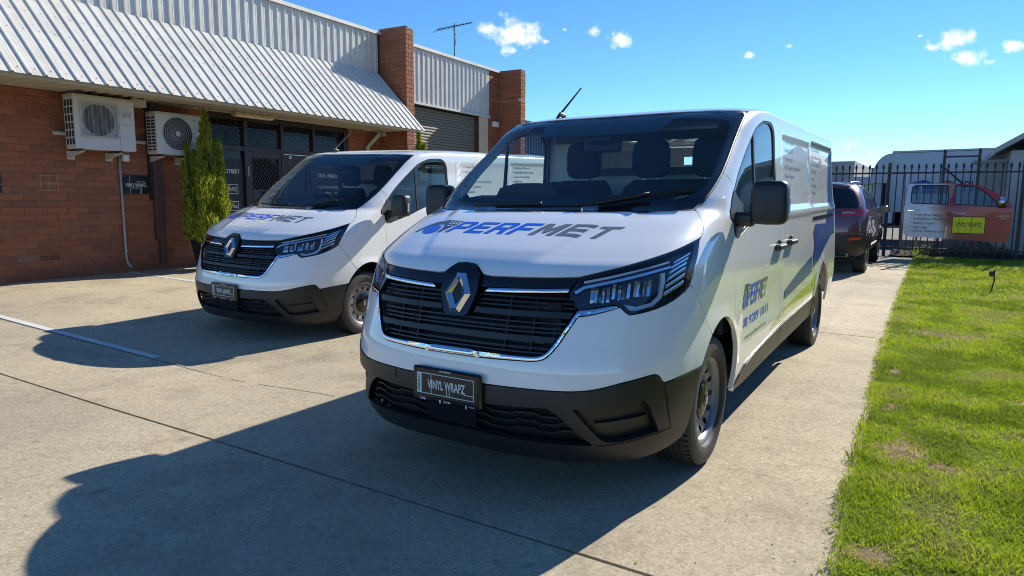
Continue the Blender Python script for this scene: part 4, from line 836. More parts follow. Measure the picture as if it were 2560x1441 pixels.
fb('mortar_core', 17.90, 18.45, -.22, -.012, -.05, 5.2, 'mortar', wall)
for ps, pt in ((12.95, 5.28), (18.44, 5.21)): fb('mortar_core', ps+.01, ps+.282, -.2, .782, -.05, pt-.02, 'mortar', wall)
for q in order[:300]:
    L = round(q[1]-q[0], 3); key = (L, q[4])
    if key not in BMESH:
        mb = MB(); ax, ay = (FD, FN) if q[4] == 's' else (FN, FD); mb.frame((0,0,0), ax, ay, FZ, 0, L, -.08 if q[4] == 's' else -.0, .0 if q[4] == 's' else .09, 0, BH_, .004); o = mb.build('brick', 'brick', wall); BMESH[key] = o.data; 
    else: o = link('brick', BMESH[key], wall)
    e = rng.uniform(-.0015, .0025); P = fp(q[0], q[3]+e, q[2]) if q[4] == 's' else fp(q[3]-e, q[0], q[2]); o.location = P
mb = MB()
for q in order[300:]: brick_geo(*q, mb)
tag(mb.build('brickwork', 'brick', wall), kind='stuff')
# patched square in the wall, vents
pt_ = MB()
for (s0, s1, z0, z1) in ((5.335,5.58,1.655,1.66),(5.335,5.58,1.435,1.44),(5.335,5.34,1.44,1.655),(5.575,5.58,1.44,1.655),(5.455,5.46,1.44,1.655),(5.34,5.575,1.545,1.55)): fbox(pt_, s0, s1, 0, .0035, z0, z1)
pt_.build('mortar_patch', 'cream_soffit', wall)
for (s0, s1, z0, z1, ny) in ((5.235,5.535,.39,.495,2),(7.245,7.40,.395,.48,2)):
    vt = fb('air_vent', s0, s1, -.05, .002, z0, z1, 'brick', wall); h = MB(); nx = 10 if s1-s0 > .2 else 5; dx = (s1-s0-.03)/nx
    for i in range(nx):
        for j in range(ny): fbox(h, s0+.015+i*dx+.005, s0+.015+(i+1)*dx-.005, .002, .0035, z0+.015+j*(z1-z0-.03)/ny+.006, z0+.015+(j+1)*(z1-z0-.03)/ny-.006)
    h.build('vent_holes', 'dark_void', vt)
# --- ribbed metal sheets
def sheet(name, s0, s1, P0, U, Nn, length, pitch, depth, mat, parent, rib=.034, foot=.055, first=0.):
    """trapezoidal ribs running along U from the line P0(s); Nn is the outward normal"""
    prof = []; s = s0; k = math.floor((s0-first)/pitch)
    prof.append((s0, 0.))
    for i in range(k-1, k+400):
        c = first+i*pitch
        if c-foot/2 < s0+.001: continue
        if c+foot/2 > s1-.001: break
        prof += [(c-foot/2, 0), (c-rib/2, depth), (c+rib/2, depth), (c+foot/2, 0)]
        for q in (.35, .65): 
            x = c+foot/2+q*(pitch-foot)
            if x < s1-.01: prof += [(x-.008, 0), (x, .0025), (x+.008, 0)]
    prof.append((s1, 0.)); V = []; n = len(prof)
    for t in (0, length): V += [P0+FD*s+Nn*d+U*t for s, d in prof]
    V += [v-Nn*.0015 for v in V]; Fc = [(i, i+1, n+i+1, n+i) for i in range(n-1)]; Fc += [tuple(2*n+j for j in f[::-1]) for f in Fc]
    Fc += [(i+1, i, 2*n+i, 2*n+i+1) for i in range(n-1)]+[(n+i, n+i+1, 3*n+i+1, 3*n+i) for i in range(n-1)]
    return mobj(name, V, Fc, mat, parent)
PT = .1935; RB0 = 6.015-.0
fas = fb('fascia_backing', 3.0, 12.95, -.25, -.02, 2.9, 5.2, 'room_dark', bd)
for i in range(13):
    s0 = RB0+(4*i-16.5)*PT; s1 = min(s0+PT*4, 12.94)
    if s1-s0 > .1: sheet('fascia_sheet', s0, s1, FN*(WN+.0)+FZ*4.26, FZ, FN, .92, PT, .024, 'white_sheet', fas, first=RB0, rib=.022, foot=.046)
AW = 1.34; SLN = np.array(FN*1.0+FZ*1.0)/math.sqrt(2); SLU = (FN*AW-FZ*1.36); SLL = np.linalg.norm(SLU); SLU = SLU/SLL; SLN = np.cross(SLU, FD); SLN = SLN if SLN[2] > 0 else -SLN
awn = empty('awning'); awn.parent = bd
for i in range(13):
    s0 = RB0+(4*i-16.5)*PT; s1 = min(s0+PT*4, 12.93)
    if s1-s0 > .1: sheet('awning_sheet', s0, s1, FN*(WN+.012)+FZ*4.262, SLU, SLN, SLL+.03, PT, .022, 'white_sheet', awn, first=RB0, rib=.020, foot=.046)
scr = MB()
for i in range(-16, 37):
    for t in (.55, 1.0, 1.86):
        P = FN*(WN+.012)+FZ*4.262+FD*(RB0+i*PT+PT*.5)+SLU*t*.98+SLN*.001
        if 3 < (RB0+i*PT) < 12.8: scr.frame(P, FD, SLU, SLN, -.006, .006, -.006, .006, 0, .006)
scr.build('roof_screws', 'brown_pipe', awn)
fbm_ = MB(); fbox(fbm_, 3.0, 12.93, 1.26, 1.30, 2.845, 2.885); fbox(fbm_, 3.0, 12.93, .0, .05, 2.90, 2.96); fbm_.build('awning_beam', 'cream_soffit', awn)
sheet('soffit', 3.0, 12.93, FN*(WN+.01)+FZ*2.925, FN, -FZ, 1.29, PT, .024, 'cream_soffit', awn, first=RB0+.06)
cap = MB()
for (s0, s1, z) in ((3.0, 12.96, 5.17), (13.25, 18.45, 5.15)): cap.prism([(-.30,.075),(.055,.055),(.06,-.02),(.048,-.02),(.043,.04),(-.30,.06)], fp(0,0,z), FN, FZ, FD, s0, s1)
cap.build('parapet_cap', 'white_sheet', bd)
fas2 = fb('fascia_backing', 13.26, 17.90, -.25, -.03, 3.72, 5.14, 'room_dark', bd)
for i in range(6):
    s0 = 14.41+(4*i-5.5)*.205; s1 = min(s0+.82, 17.895); sheet('fascia_sheet', s0, s1, FN*WN+FZ*3.79, FZ, FN, 1.36, .205, .024, 'white_sheet', fas2, first=14.41, rib=.022, foot=.046)
fb('fascia_flashing', 13.26, 17.895, -.02, .04, 3.735, 3.79, 'white_sheet', fas2)
# --- roller door and jamb
rd = fb('roller_door', 13.26, 17.36, -.24, -.2, 0, 3.72, 'room_dark', bd)
z = .12
while z < 3.70:
    mb = MB(); mb.prism([(-.18,0),(-.165,.004),(-.158,.03),(-.165,.062),(-.18,.074),(-.19,.074),(-.19,0)], fp(0,0,z), FN, FZ, FD, 13.27, 17.35); mb.build('door_slat', 'roller_slat', rd); z += .0765
fb('door_jamb', 17.37, 17.88, -.12, -.02, 0, 3.735, 'cream_paint', bd); fb('door_track', 17.345, 17.372, -.19, -.03, 0, 3.73, 'brown_pipe', bd)
fb('reveal_brick', 13.245, 13.262, -.2, 0, 0, 3.74, 'brick', bd)
# --- shopfront: frames, glass, blinds, diamond grilles
sf = empty('shopfront'); sf.parent = bd
def diamond(name, s0, s1, z0, z1, n, sp, r, mat, parent):
    mb = MB()
    for sg in (1, -1):
        k = -60
        while k < 120:
            c = s0+k*sp; k += 1; pts = []
            a = max(s0, c if sg > 0 else c-(z1-z0)*.62); 
            za = (lambda s: z0+(s-c)/.62) if sg > 0 else (lambda s: z0+(c-s)/.62)
            lo, hi = (c, c+(z1-z0)*.62) if sg > 0 else (c-(z1-z0)*.62, c); lo2, hi2 = max(lo, s0), min(hi, s1)
            if hi2-lo2 < .02: continue
            p0, p1 = fp(lo2, n+sg*r*.6, za(lo2)), fp(hi2, n+sg*r*.6, za(hi2)); d = (p1-p0)/np.linalg.norm(p1-p0); u = np.cross(d, FN); L = np.linalg.norm(p1-p0); mb.frame(p0, d, u, FN, 0, L, -r, r, -r*.5, r*.5)
    return mb.build(name, mat, parent)
VB = [8.11, 9.00, 9.90, 10.77, 11.72]; VW = .075
fr = MB(); fbox(fr, 8.11, 11.83, -.13, -.05, 2.80, 2.895); fbox(fr, 8.11, 11.83, -.13, -.04, 2.23, 2.315); fbox(fr, 8.11, 11.83, -.13, -.05, .10, .20)
for s in VB: fbox(fr, s, s+VW+(.02 if s in (9.0,) else 0), -.135, -.035, .10, 2.895)
fbox(fr, 11.795, 11.832, -.13, -.03, .1, 2.895); fr.build('window_frame', 'brown_frame', sf)
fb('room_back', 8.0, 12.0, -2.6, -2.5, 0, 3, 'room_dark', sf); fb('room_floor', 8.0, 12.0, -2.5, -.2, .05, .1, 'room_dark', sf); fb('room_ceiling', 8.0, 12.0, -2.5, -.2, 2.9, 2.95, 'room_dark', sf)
for i in range(4):
    s0, s1 = VB[i]+VW+.003, VB[i+1]-.003
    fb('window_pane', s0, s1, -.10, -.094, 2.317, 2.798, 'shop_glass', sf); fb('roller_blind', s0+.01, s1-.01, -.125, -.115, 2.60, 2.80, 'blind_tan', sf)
    diamond('diamond_grille', s0, s1, 2.317, 2.80, -.06, .062, .0035, 'mesh_black', sf)
fb('strip_light', 9.20, 9.80, -.8, -.74, 2.42, 2.46, 'tube_light', sf)
for i, (s0, s1) in enumerate(((9.10, 9.897), (9.98, 10.767))):
    d = MB(); fbox(d, s0, s0+.07, -.10, -.045, .2, 2.22); fbox(d, s1-.07, s1, -.10, -.045, .2, 2.22); fbox(d, s0+.07, s1-.07, -.10, -.045, 2.12, 2.22); fbox(d, s0+.07, s1-.07, -.10, -.045, .2, .32); d = d.build('screen_door', 'brown_frame', sf)
    fb('door_pane', s0+.07, s1-.07, -.09, -.085, .32, 2.12, 'shop_glass', d); diamond('diamond_grille', s0+.07, s1-.07, .32, 2.12, -.06, .062, .003, 'mesh_grey', d)
    if i == 0: fb('security_sticker', s0+.0, s0+.055, -.045, -.0435, 2.155, 2.205, 'sticker_blue', d); fb('door_stile_trim', s0-.035, s0-.015, -.04, -.03, 1.75, 1.95, 'grey_conduit', d)
    else: nb = fb('number_tile', s0+.13, s0+.185, -.045, -.0425, 2.14, 2.20, 'print_white', d); text_obj('number_lettering', '10', 'print_black', d, fp(s0+.140, -.0415, 2.155), FD, FZ, .03)
for (s0, s1) in ((8.19, 8.997), (10.85, 11.717)): fb('lower_pane', s0, s1, -.10, -.094, .2, 2.228, 'shop_glass', sf)
# --- soffit light, rainwater pipe, small fixings
ls = MB(); ls.prism([(0,0),(.13,0),(.15,-.05),(.13,-.075),(.02,-.075),(0,-.05)], fp(0,.20,2.90), FN, FZ, FD, 8.55, 9.40); ls = ls.build('soffit_lamp', 'cream_paint', bd)
fb('gutter_box', 12.80, 12.94, .02, .16, 2.80, 2.90, 'pale_pipe', bd); MB().tube([fp(12.62,.20,2.88),fp(12.62,.20,2.80),fp(12.36,.08,2.52),fp(12.36,.08,.12)], .048, 12).build('downpipe', 'pale_pipe', bd, smooth=True)
dp = fb('brown_downpipe', 7.055, 7.21, .0, .09, .62, 2.9, 'brown_pipe', bd, .006); fb('brown_downpipe_foot', 7.11, 7.21, .0, .075, .22, .62, 'brown_pipe', bd, .006)
fb('rain_head', 6.62, 6.86, .12, .30, 2.78, 2.90, 'cream_soffit', bd); 
fb('wall_beam_stub', 7.00, 7.06, .0, .06, 1.30, 2.9, 'brown_frame', bd)
cm = MB().tube([fp(18.30,.80,4.28),fp(18.36,.93,4.22)], [.035,.045], 12).build('security_camera', 'pale_pipe', bd); MB().tube([fp(17.95,.01,4.32),fp(18.15,.02,4.27),fp(18.38,.01,4.27),fp(18.425,.30,4.28),fp(18.42,.76,4.33)], .006, 5).build('camera_cable', 'pale_pipe', cm)
fb('wall_light', 18.05, 18.33, .0, .10, 3.50, 3.66, 'print_white', bd, .01)
# --- signs on the wall, air conditioners
def wrapz(parent, o, ax, az, nn, w, h, m, bd_=.0):
    text_obj('sign_lettering', 'VINYL WRAPZ', m, parent, o+ax*w*.14+az*h*.38, ax, az, h*.19, 1, w*.72, .012)
    k = MB(); e = nn*.0012
    for (x0, x1, z0, z1) in ((.285,.295,.0,.98),(.635,.645,.0,.42),(.685,.695,.0,.42),(.85,.99,.375,.392)): k.frame(o, ax, az, nn, w*x0, w*x1, h*z0, h*z1, 0, .001)
    k.build('sign_lines', m, parent)
def wall_sign(s0, s1, z0, z1, label, words=True):
    r = fb('wall_sign', s0, s1, .001, .012, z0, z1, 'sign_black', None); tag(r, label, 'sign', 'black reserved bay signs on the brick wall'); o = fp(s0, .0132, z0); wrapz(r, o, FD, FZ, FN, s1-s0, z1-z0, 'print_white')
    text_obj('small_lettering', 'RESERVED FOR', 'print_white', r, fp(s0+.255,.0134,z0+.19), FD, FZ, .016, 1, .14, .01); text_obj('small_lettering', 'VISITORS ONLY', 'print_white', r, fp(s0+.155,.0134,z0+.086), FD, FZ, .014, 1, .13, .01)
wall_sign(6.535, 7.012, 1.40, 1.703, 'black parking sign on brick wall between white conduit and brown pipe'); wall_sign(4.36, 4.83, 1.40, 1.70, 'black parking sign cut off by the left edge of the picture')
po = fb('shop_poster', 8.20, 8.99, -.090, -.084, .55, 2.08, 'sign_black', None); tag(po, 'black window poster with white lettering behind the conifer by the door', 'poster')
text_obj('poster_lettering', 'WALSH STREET', 'print_white', po, fp(8.90,-.083,1.80), FD, FZ, .075, 1, .62, .012, 'r')
for zc, tx_ in ((1.50,'WRAPZ'),(1.18,'spirit')):
    k = MB()
    for (x0,x1,z0,z1) in ((8.40,8.85,zc-.09,zc-.08),(8.40,8.85,zc+.08,zc+.09),(8.40,8.41,zc-.08,zc+.08),(8.84,8.85,zc-.08,zc+.08)): fbox(k, x0, x1, -.084, -.083, z0, z1)
    k.build('poster_frame', 'print_white', po); text_obj('poster_lettering', tx_, 'print_white', po, fp(8.82,-.083,zc-.035), FD, FZ, .07, 1, .36, .01, 'r')
text_obj('poster_lettering', 'paint specialists', 'print_white', po, fp(8.84,-.083,1.04), FD, FZ, .02, 1, .3, 0, 'r')
p2 = fb('shop_poster', 10.86, 11.60, -.090, -.084, .55, 2.0, 'sign_black', None); tag(p2, 'black window poster listing services, seen behind the farther van', 'poster')
for z_, tx_, h_ in ((1.78,'VINYL WRAPZ',.09),(1.55,'COLOUR CHANGE',.05),(1.43,'FLEET BRANDING',.05),(1.31,'PAINT PROTECTION',.05)): text_obj('poster_lettering', tx_, 'print_white', p2, fp(10.92,-.083,z_), FD, FZ, h_, 1, .6, .01)
simple('ac_white', (.56,.56,.55), .5, vary=.04); simple('ac_cream', (.47,.44,.37), .55, vary=.06); flat('fujitsu_red', (.40,.03,.06), .5); flat('label_silver', (.45,.46,.50), .3); simple('fan_dark', (.018,.018,.02), .7); simple('grill_wire', (.42,.42,.43), .5)
def ac_unit(s0, s1, z0, z1, round_fan, label):
    n0, n1 = .10, .385; r = fb('air_conditioner', s0, s1, n0, n1, z0, z1, 'ac_white', None, .012); tag(r, label, 'air conditioner', 'air conditioners bracketed to the brick wall'); L = s1-s0; H = z1-z0
    fb('top_cover', s0-.004, s1+.004, n0, n1+.004, z1-.045, z1+.003, 'ac_cream', r, .006)
    side = MB(); 
    cols, rows = (3, 6) if not round_fan else (2, 11); y0 = n0+.02; dw = (n1-n0-.05)/cols
    for i in range(cols):
        for j in range(rows):
            zz = z0+.05+j*(H-.12)/rows; side.frame(fp(s0-.0012, 0, 0), FN, FD, FZ, y0+i*dw+.012, y0+(i+1)*dw-.010, 0, .001, zz+.01, zz+(H-.12)/rows-.012)
            if not round_fan: side.frame(fp(s0-.0024, 0, 0), FN, FD, FZ, y0+i*dw+.012+dw*.36, y0+i*dw+.012+dw*.40, 0, .001, zz+.01, zz+(H-.12)/rows-.012)
    side.build('side_louvres', 'fan_dark', r)
    if not round_fan:
        a, b, c, d = s0+.10, s0+.62, z0+.20, z1-.13; fb('fan_recess', a, b, n1, n1+.002, c, d, 'grill_wire', r); f_ = MB()
        for (x0,x1,q0,q1) in ((a-.02,b+.02,c-.03,c),(a-.02,b+.02,d,d+.02),(a-.02,a,c,d),(b,b+.02,c,d)): fbox(f_, x0, x1, n1, n1+.018, q0, q1)
        f_.build('fan_frame', 'ac_cream', r); cx, cz, R_ = (a+b)/2-.01, (c+d)/2+.01, .235
        MB().prism([(R_*math.cos(q), R_*math.sin(q)) for q in np.linspace(0, 2*math.pi, 41)[:-1]], fp(cx, n1+.002, cz), FD, FZ, FN, 0, .0015).build('fan_opening', 'fan_dark', r)
        w = MB()
        for k in range(32): z = c+.008+k*(d-c-.016)/31; fbox(w, a, b, n1+.010, n1+.012, z-.0016, z+.0016)
        for k in range(8): x = a+.03+k*(b-a-.06)/7; fbox(w, x-.002, x+.002, n1+.012, n1+.014, c, d)
        w.build('fan_guard', 'grill_wire', r); fb('panel_seam', s0+.66, s0+.663, n1, n1+.0015, z0, z1-.05, 'fan_dark', r)
        fb('brand_plate', s0+.70, s0+.86, n1, n1+.002, z0+.50, z0+.62, 'label_silver', r); text_obj('brand_lettering', 'FUJITSU', 'fujitsu_red', r, fp(s0+.71, n1+.0026, z0+.535), FD, FZ, .038, 1, .14, .01); text_obj('brand_lettering', 'Inverter', 'print_black', r, fp(s0+.71, n1+.0016, z0+.40), FD, FZ, .014, 1, .15)
    else:
        cx, cz, R_ = s0+.37, z0+H*.51, .27; fb('front_panel', s0+.06, s0+.68, n1, n1+.004, z0+.06, z1-.07, 'ac_white', r, .0015)
        MB().prism([(R_*math.cos(q), R_*math.sin(q)) for q in np.linspace(0, 2*math.pi, 41)[:-1]], fp(cx, n1+.004, cz), FD, FZ, FN, 0, .0015).build('fan_opening', 'fan_dark', r); w = MB()
        for k in range(1, 9):
            rr = R_*k/8.2; w.tube([fp(cx+rr*math.cos(q), n1+.012, cz+rr*math.sin(q)) for q in np.linspace(0, 2*math.pi, 37)], .0034, 4, False)
        for q in np.linspace(0, 2*math.pi, 61)[:-1]: w.tube([fp(cx+.07*math.cos(q), n1+.010, cz+.07*math.sin(q)), fp(cx+R_*math.cos(q+.3), n1+.008, cz+R_*math.sin(q+.3))], .0014, 3, False)
        w.build('fan_guard', 'grill_wire', r); MB().prism([(.045*math.cos(q), .045*math.sin(q)) for q in np.linspace(0, 2*math.pi, 25)[:-1]], fp(cx, n1+.013, cz), FD, FZ, FN, 0, .004).build('fan_hub', 'ac_white', r)
        fb('data_label', s1-.135, s1-.035, n1, n1+.0015, z1-.25, z1-.12, 'label_silver', r); fb('data_label', s1-.125, s1-.03, n1, n1+.0015, z1-.36, z1-.29, 'print_white', r); fb('brand_bar', s1-.21, s1-.08, n1, n1+.0015, z1-.105, z1-.098, 'print_black', r); fb('brand_bar', s1-.155, s1-.135, n1, n1+.0015, z1-.09, z1-.07, 'print_black', r)
    for s in (s0+.06, s1-.28): 
        b_ = MB(); b_.prism([(.0,-.03),(.42,-.03),(.42,-.045),(.06,-.12),(0,-.13)], fp(0,0,z0), FN, FZ, FD, s, s+.035); fbox(b_, s-.01, s+.10, .0, .012, z0-.15, z0-.02); b_.build('wall_bracket', 'pale_pipe', r)
    for (q0,q1) in ((s0+.05,s0+.12),(s1-.30,s1-.22)): fb('rubber_foot', q0, q1, n0+.03, n1-.02, z0-.03, z0+.012, 'fan_dark', r)
ac_unit(5.685, 6.60, 2.06, 2.855, False, 'larger air conditioner with square fan grille and red lettering, left of the other')
ac_unit(6.955, 7.79, 2.05, 2.735, True, 'smaller air conditioner with round fan grille beside the conifer')
cd = MB().tube([fp(6.52,.03,2.0),fp(6.52,.03,.36),fp(6.53,.05,.26),fp(6.56,.10,.20)], .017, 8).build('wall_conduit', 'grey_conduit', None, smooth=True); tag(cd, 'thin pale conduit running down the brick wall beside the black sign', 'conduit')
for z in (1.08, .47): fb('conduit_clip', 6.515, 6.565, .0, .02, z-.012, z+.012, 'grey_conduit', cd)
fb('isolator_switch', 6.56, 6.66, .0, .08, 1.92, 2.03, 'print_white', cd, .008)
cd2 = MB().tube([fp(5.55,.04,2.29),fp(5.75,.04,2.29)], .03, 8).build('pipe_cover', 'pale_pipe', None); tag(cd2, 'short pale pipe cover stub left of the larger air conditioner', 'pipe')
cd3 = MB().tube([fp(6.60,.05,2.25),fp(6.96,.05,2.24)], .03, 8).build('pipe_cover', 'pale_pipe', None); tag(cd3, 'pale pipe cover joining the two air conditioners', 'pipe')
cd4 = MB().tube([fp(7.70,.03,2.0),fp(7.70,.03,.62)], .014, 8).build('wall_conduit', 'grey_conduit', None, smooth=True); tag(cd4, 'thin pale conduit partly hidden behind the conifer', 'conduit')
# --- TV aerial behind the parapet
ta = empty('tv_antenna'); tag(ta, 'rooftop television antenna on a thin mast behind the right parapet', 'antenna')
flat('alu_dull', (.20,.20,.21), .4, .6)
def P3(s, n, z): return fp(s, n, z)
s_, n_ = 18.93, -1.96; MB().tube([P3(s_, n_, 4.4), P3(s_, n_, 6.93)], .022, 8).build('mast', 'alu_dull', ta); boom = MB().tube([P3(s_-.36, n_-.44, 6.70), P3(s_+.36, n_+.44, 6.98)], .016, 6).build('boom', 'alu_dull', ta)
for k in range(11):
    t = -1+2*k/10; c = np.array(P3(s_+.36*t, n_+.44*t, 6.84+.14*t)); L = .44-.30*(k/10); MB().tube([c-(FD*.59-FN*.81)*L, c+(FD*.59-FN*.81)*L], .007, 5).build('element', 'alu_dull', ta)
MB().tube([P3(s_-.05, n_, 6.75), P3(s_+.10, n_, 6.55), P3(s_+.06, n_, 6.3), P3(s_, n_, 6.15)], .008, 5).build('lead', 'mesh_black', ta)
# --- neighbouring unit beyond the second pilaster
nb = empty('blue_unit'); tag(nb, 'dark blue ribbed metal unit beyond the brick workshop', 'building'); simple('blue_sheet', (.015,.055,.10), .45, vary=.1)
fb('unit_wall', 19.3, 34, -1.2, -.55, -.05, 3.8, 'blue_sheet', nb)
for i in range(8): sheet('cladding_sheet', 19.3+i*1.6, 20.9+i*1.6, FN*(WN-.53)+FZ*2.9, FZ, FN, 1.12, .2, .03, 'blue_sheet', nb)
sheet('canopy_sheet', 19.4, 30, FN*(WN-.52)+FZ*2.85, np.array(FN*.8-FZ*.6), np.array(FN*.6+FZ*.8), 1.3, .2, .03, 'white_sheet', nb)
# --- conifers
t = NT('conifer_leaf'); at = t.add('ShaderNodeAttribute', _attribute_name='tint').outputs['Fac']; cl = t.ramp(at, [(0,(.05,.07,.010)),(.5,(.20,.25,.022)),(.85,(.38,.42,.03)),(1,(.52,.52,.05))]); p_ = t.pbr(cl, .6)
tl = t.add('ShaderNodeBsdfTranslucent', Color=cl); mx = t.add('ShaderNodeMixShader'); mx.inputs[0].default_value = .3; t.l.new(p_.outputs[0], mx.inputs[1]); t.l.new(tl.outputs[0], mx.inputs[2]); t.l.new(mx.outputs[0], t.out.inputs[0]); MATS['conifer_leaf'] = t.m
simple('bark', (.07,.05,.035), .9); simple('planter_black', (.012,.012,.013), .6)
def conifer(base, spires, n, label, seed):
    g = np.random.default_rng(seed); r = empty('conifer', base); tag(r, label, 'conifer', 'potted conifers along the front'); V = []; tint = []
    for (dx, dy, z0, z1, rad) in spires:
        k = int(n*(z1-z0)*rad); 
        for _ in range(k):
            h = g.random()**1.15; z = z0+(z1-z0)*h; rr = rad*(1-h)**.72*(.62+.38*math.sin(min(1, h*5)*math.pi/2)); an0 = g.uniform(0, 1.2); lump = .78+.34*math.sin(z*9+dx*20+an0)+.28*math.sin(z*19+dy*9); q = math.sqrt(g.random()); q = .45+.55*q if g.random() < .8 else q; an = g.uniform(0, 2*math.pi); rr *= (.86+.16*math.sin(an*3+z*5)); rr *= min(1.25, lump)
            c = np.array((dx+q*rr*math.cos(an), dy+q*rr*math.sin(an), z)); d = np.array((math.cos(an)*.45, math.sin(an)*.45, 1.0))+g.normal(0, .22, 3); d /= np.linalg.norm(d); L = g.uniform(.04, .13); w = np.cross(d, g.normal(0, 1, 3)); w /= np.linalg.norm(w); w *= g.uniform(.006, .012)
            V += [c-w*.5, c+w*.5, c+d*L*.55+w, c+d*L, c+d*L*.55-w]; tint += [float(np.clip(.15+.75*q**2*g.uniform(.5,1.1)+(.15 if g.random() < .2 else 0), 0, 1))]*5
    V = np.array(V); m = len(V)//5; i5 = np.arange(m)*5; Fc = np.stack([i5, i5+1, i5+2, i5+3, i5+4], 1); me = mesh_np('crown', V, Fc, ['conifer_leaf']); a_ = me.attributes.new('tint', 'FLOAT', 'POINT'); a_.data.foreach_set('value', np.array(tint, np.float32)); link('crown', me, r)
    zt = max(s[3] for s in spires); MB().tube([(0,0,.3),(.01,0,1.2),(.0,.01,zt-.5)], [.04,.028,.01], 7).build('trunk', 'bark', r); return r
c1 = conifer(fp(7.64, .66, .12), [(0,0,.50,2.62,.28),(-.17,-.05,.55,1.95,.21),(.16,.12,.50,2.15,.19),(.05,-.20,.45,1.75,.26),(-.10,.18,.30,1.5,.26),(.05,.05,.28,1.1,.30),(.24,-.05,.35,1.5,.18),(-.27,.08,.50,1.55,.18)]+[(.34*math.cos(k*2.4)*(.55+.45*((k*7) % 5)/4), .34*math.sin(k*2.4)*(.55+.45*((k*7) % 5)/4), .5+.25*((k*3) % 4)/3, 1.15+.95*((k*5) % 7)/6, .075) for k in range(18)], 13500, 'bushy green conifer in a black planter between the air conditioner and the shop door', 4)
pl = MB().lathe([(.19,.0),(.26,.48),(.28,.48),(.28,.52),(.25,.52),(.24,.46),(.0,.46)], 4, axis='z'); V_ = np.array(pl.V); ro = np.array([[math.cos(FY-.785+1.57),-math.sin(FY-.785+1.57)],[math.sin(FY-.785+1.57),math.cos(FY-.785+1.57)]]); V_[:, :2] = V_[:, :2]*1.25
po_ = mobj('planter', V_, pl.F, 'planter_black'); po_.location = fp(7.64, .66, .16); po_.rotation_euler = (0,0,-FY+.785); tag(po_, 'square black planter holding the bushy conifer', 'planter')
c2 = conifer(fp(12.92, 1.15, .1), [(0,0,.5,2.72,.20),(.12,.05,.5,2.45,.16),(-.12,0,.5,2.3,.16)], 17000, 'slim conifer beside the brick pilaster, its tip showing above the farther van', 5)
# ================================================================= fence, sign doors, truck and yard (frame of the nearer van: X across, Y away)
def abox(name, x0, x1, y0, y1, z0, z1, mat, parent=None, bev=0.): return MB().frame(AO, AXV, AYV, FZ, x0, x1, y0, y1, z0, z1, bev).build(name, mat, parent)
ap = lambda x, y, z: AO+AXV*x+AYV*y+FZ*z
simple('fence_black', (.012,.012,.013), .45, vary=.2); simple('galv', (.36,.37,.38), .45, .6, vary=.1); simple('mulch', (.030,.024,.020), .95, vary=.5, nscale=30, bumps=1.)
fe = empty('steel_fence'); tag(fe, 'black steel picket fence with spear tips across the end of the drive', 'fence'); FYY = 16.5
def fpost(x, zt, name='post'): return MB().frame(AO, AXV, AYV, FZ, x-.035, x+.035, FYY-.035, FYY+.035, -.02, zt).build(name, 'fence_black', fe)
pk = MB(); r_ = .0125; pk.frame((0,0,0), AXV, AYV, FZ, -r_, r_, -r_, r_, .06, 2.10)
V_ = []; 
for z, r in ((2.09,.012),(2.10,.022),(2.14,.026),(2.17,.020),(2.215,.002)): V_ += [AXV*(a*r)+AYV*(b*r)+FZ*z for a, b in ((-1,-1),(1,-1),(1,1),(-1,1))]
pk.raw(V_, [(k*4+i, k*4+(i+1) % 4, k*4+4+(i+1) % 4, k*4+4+i) for k in range(4) for i in range(4)]); pk0 = None
for i in range(-26, 40):
    x = .001+.1478*i
    if any(abs(x-q) < .06 for q in (.727, 3.35)): continue
    if pk0 is None: o = pk.build('picket', 'fence_black', fe); pk0 = o.data
    else: o = link('picket', pk0, fe)
    o.location = ap(x, FYY, 0)
for z in (1.995, .205): abox('rail', -4.0, 6.2, FYY-.02, FYY+.02, z-.02, z+.02, 'fence_black', fe)
for x in (-3.5, .727, 3.35, 6.0): fpost(x, 2.24 if x > 0 else 2.1)
sg_ = empty('sign_frame'); tag(sg_, 'tall black posts with crossbar and brace holding the ute doors', 'frame')
for x in (1.83, 2.50): abox('post', x-.03, x+.03, 16.40, 16.46, .1, 2.52, 'fence_black', sg_)
abox('crossbar', 1.86, 2.47, 16.41, 16.45, 2.33, 2.37, 'fence_black', sg_); MB().tube([ap(1.84,16.43,2.10), ap(2.25,16.43,1.70)], .02, 6).build('brace', 'fence_black', sg_)
# --- pair of ute doors used as a sign
t = NT('door_wrap'); c = t.coord('Object'); sx = t.add('ShaderNodeSeparateXYZ'); t.l.new(c, sx.inputs[0]); nn = t.noise(c, 2.2, 4)
e = t.math('ADD', t.math('ADD', sx.outputs[0], t.math('MULTIPLY', nn, .30)), t.math('MULTIPLY', t.math('MINIMUM', sx.outputs[2], t.math('SUBTRACT', 2.3, sx.outputs[2])), .35))
colw = t.ramp(t.math('MULTIPLY', e, .4), [(.0,(.76,.78,.80)),(.42,(.76,.78,.80)),(.50,(.55,.25,.18)),(.56,(.30,.012,.016)),(.80,(.48,.014,.014)),(1.,(.58,.03,.02))])
t.pbr(colw, .3, 0, None, Coat__Weight=.35); MATS['door_wrap'] = t.m
flat('sign_yellow', (.98,.86,.0), .5)
DY = 16.28; dr = empty('ute_doors', ap(1.1, DY, 0), VA_YAW); tag(dr, 'two red and silver ute doors with yellow sign mounted on the fence', 'door sign')
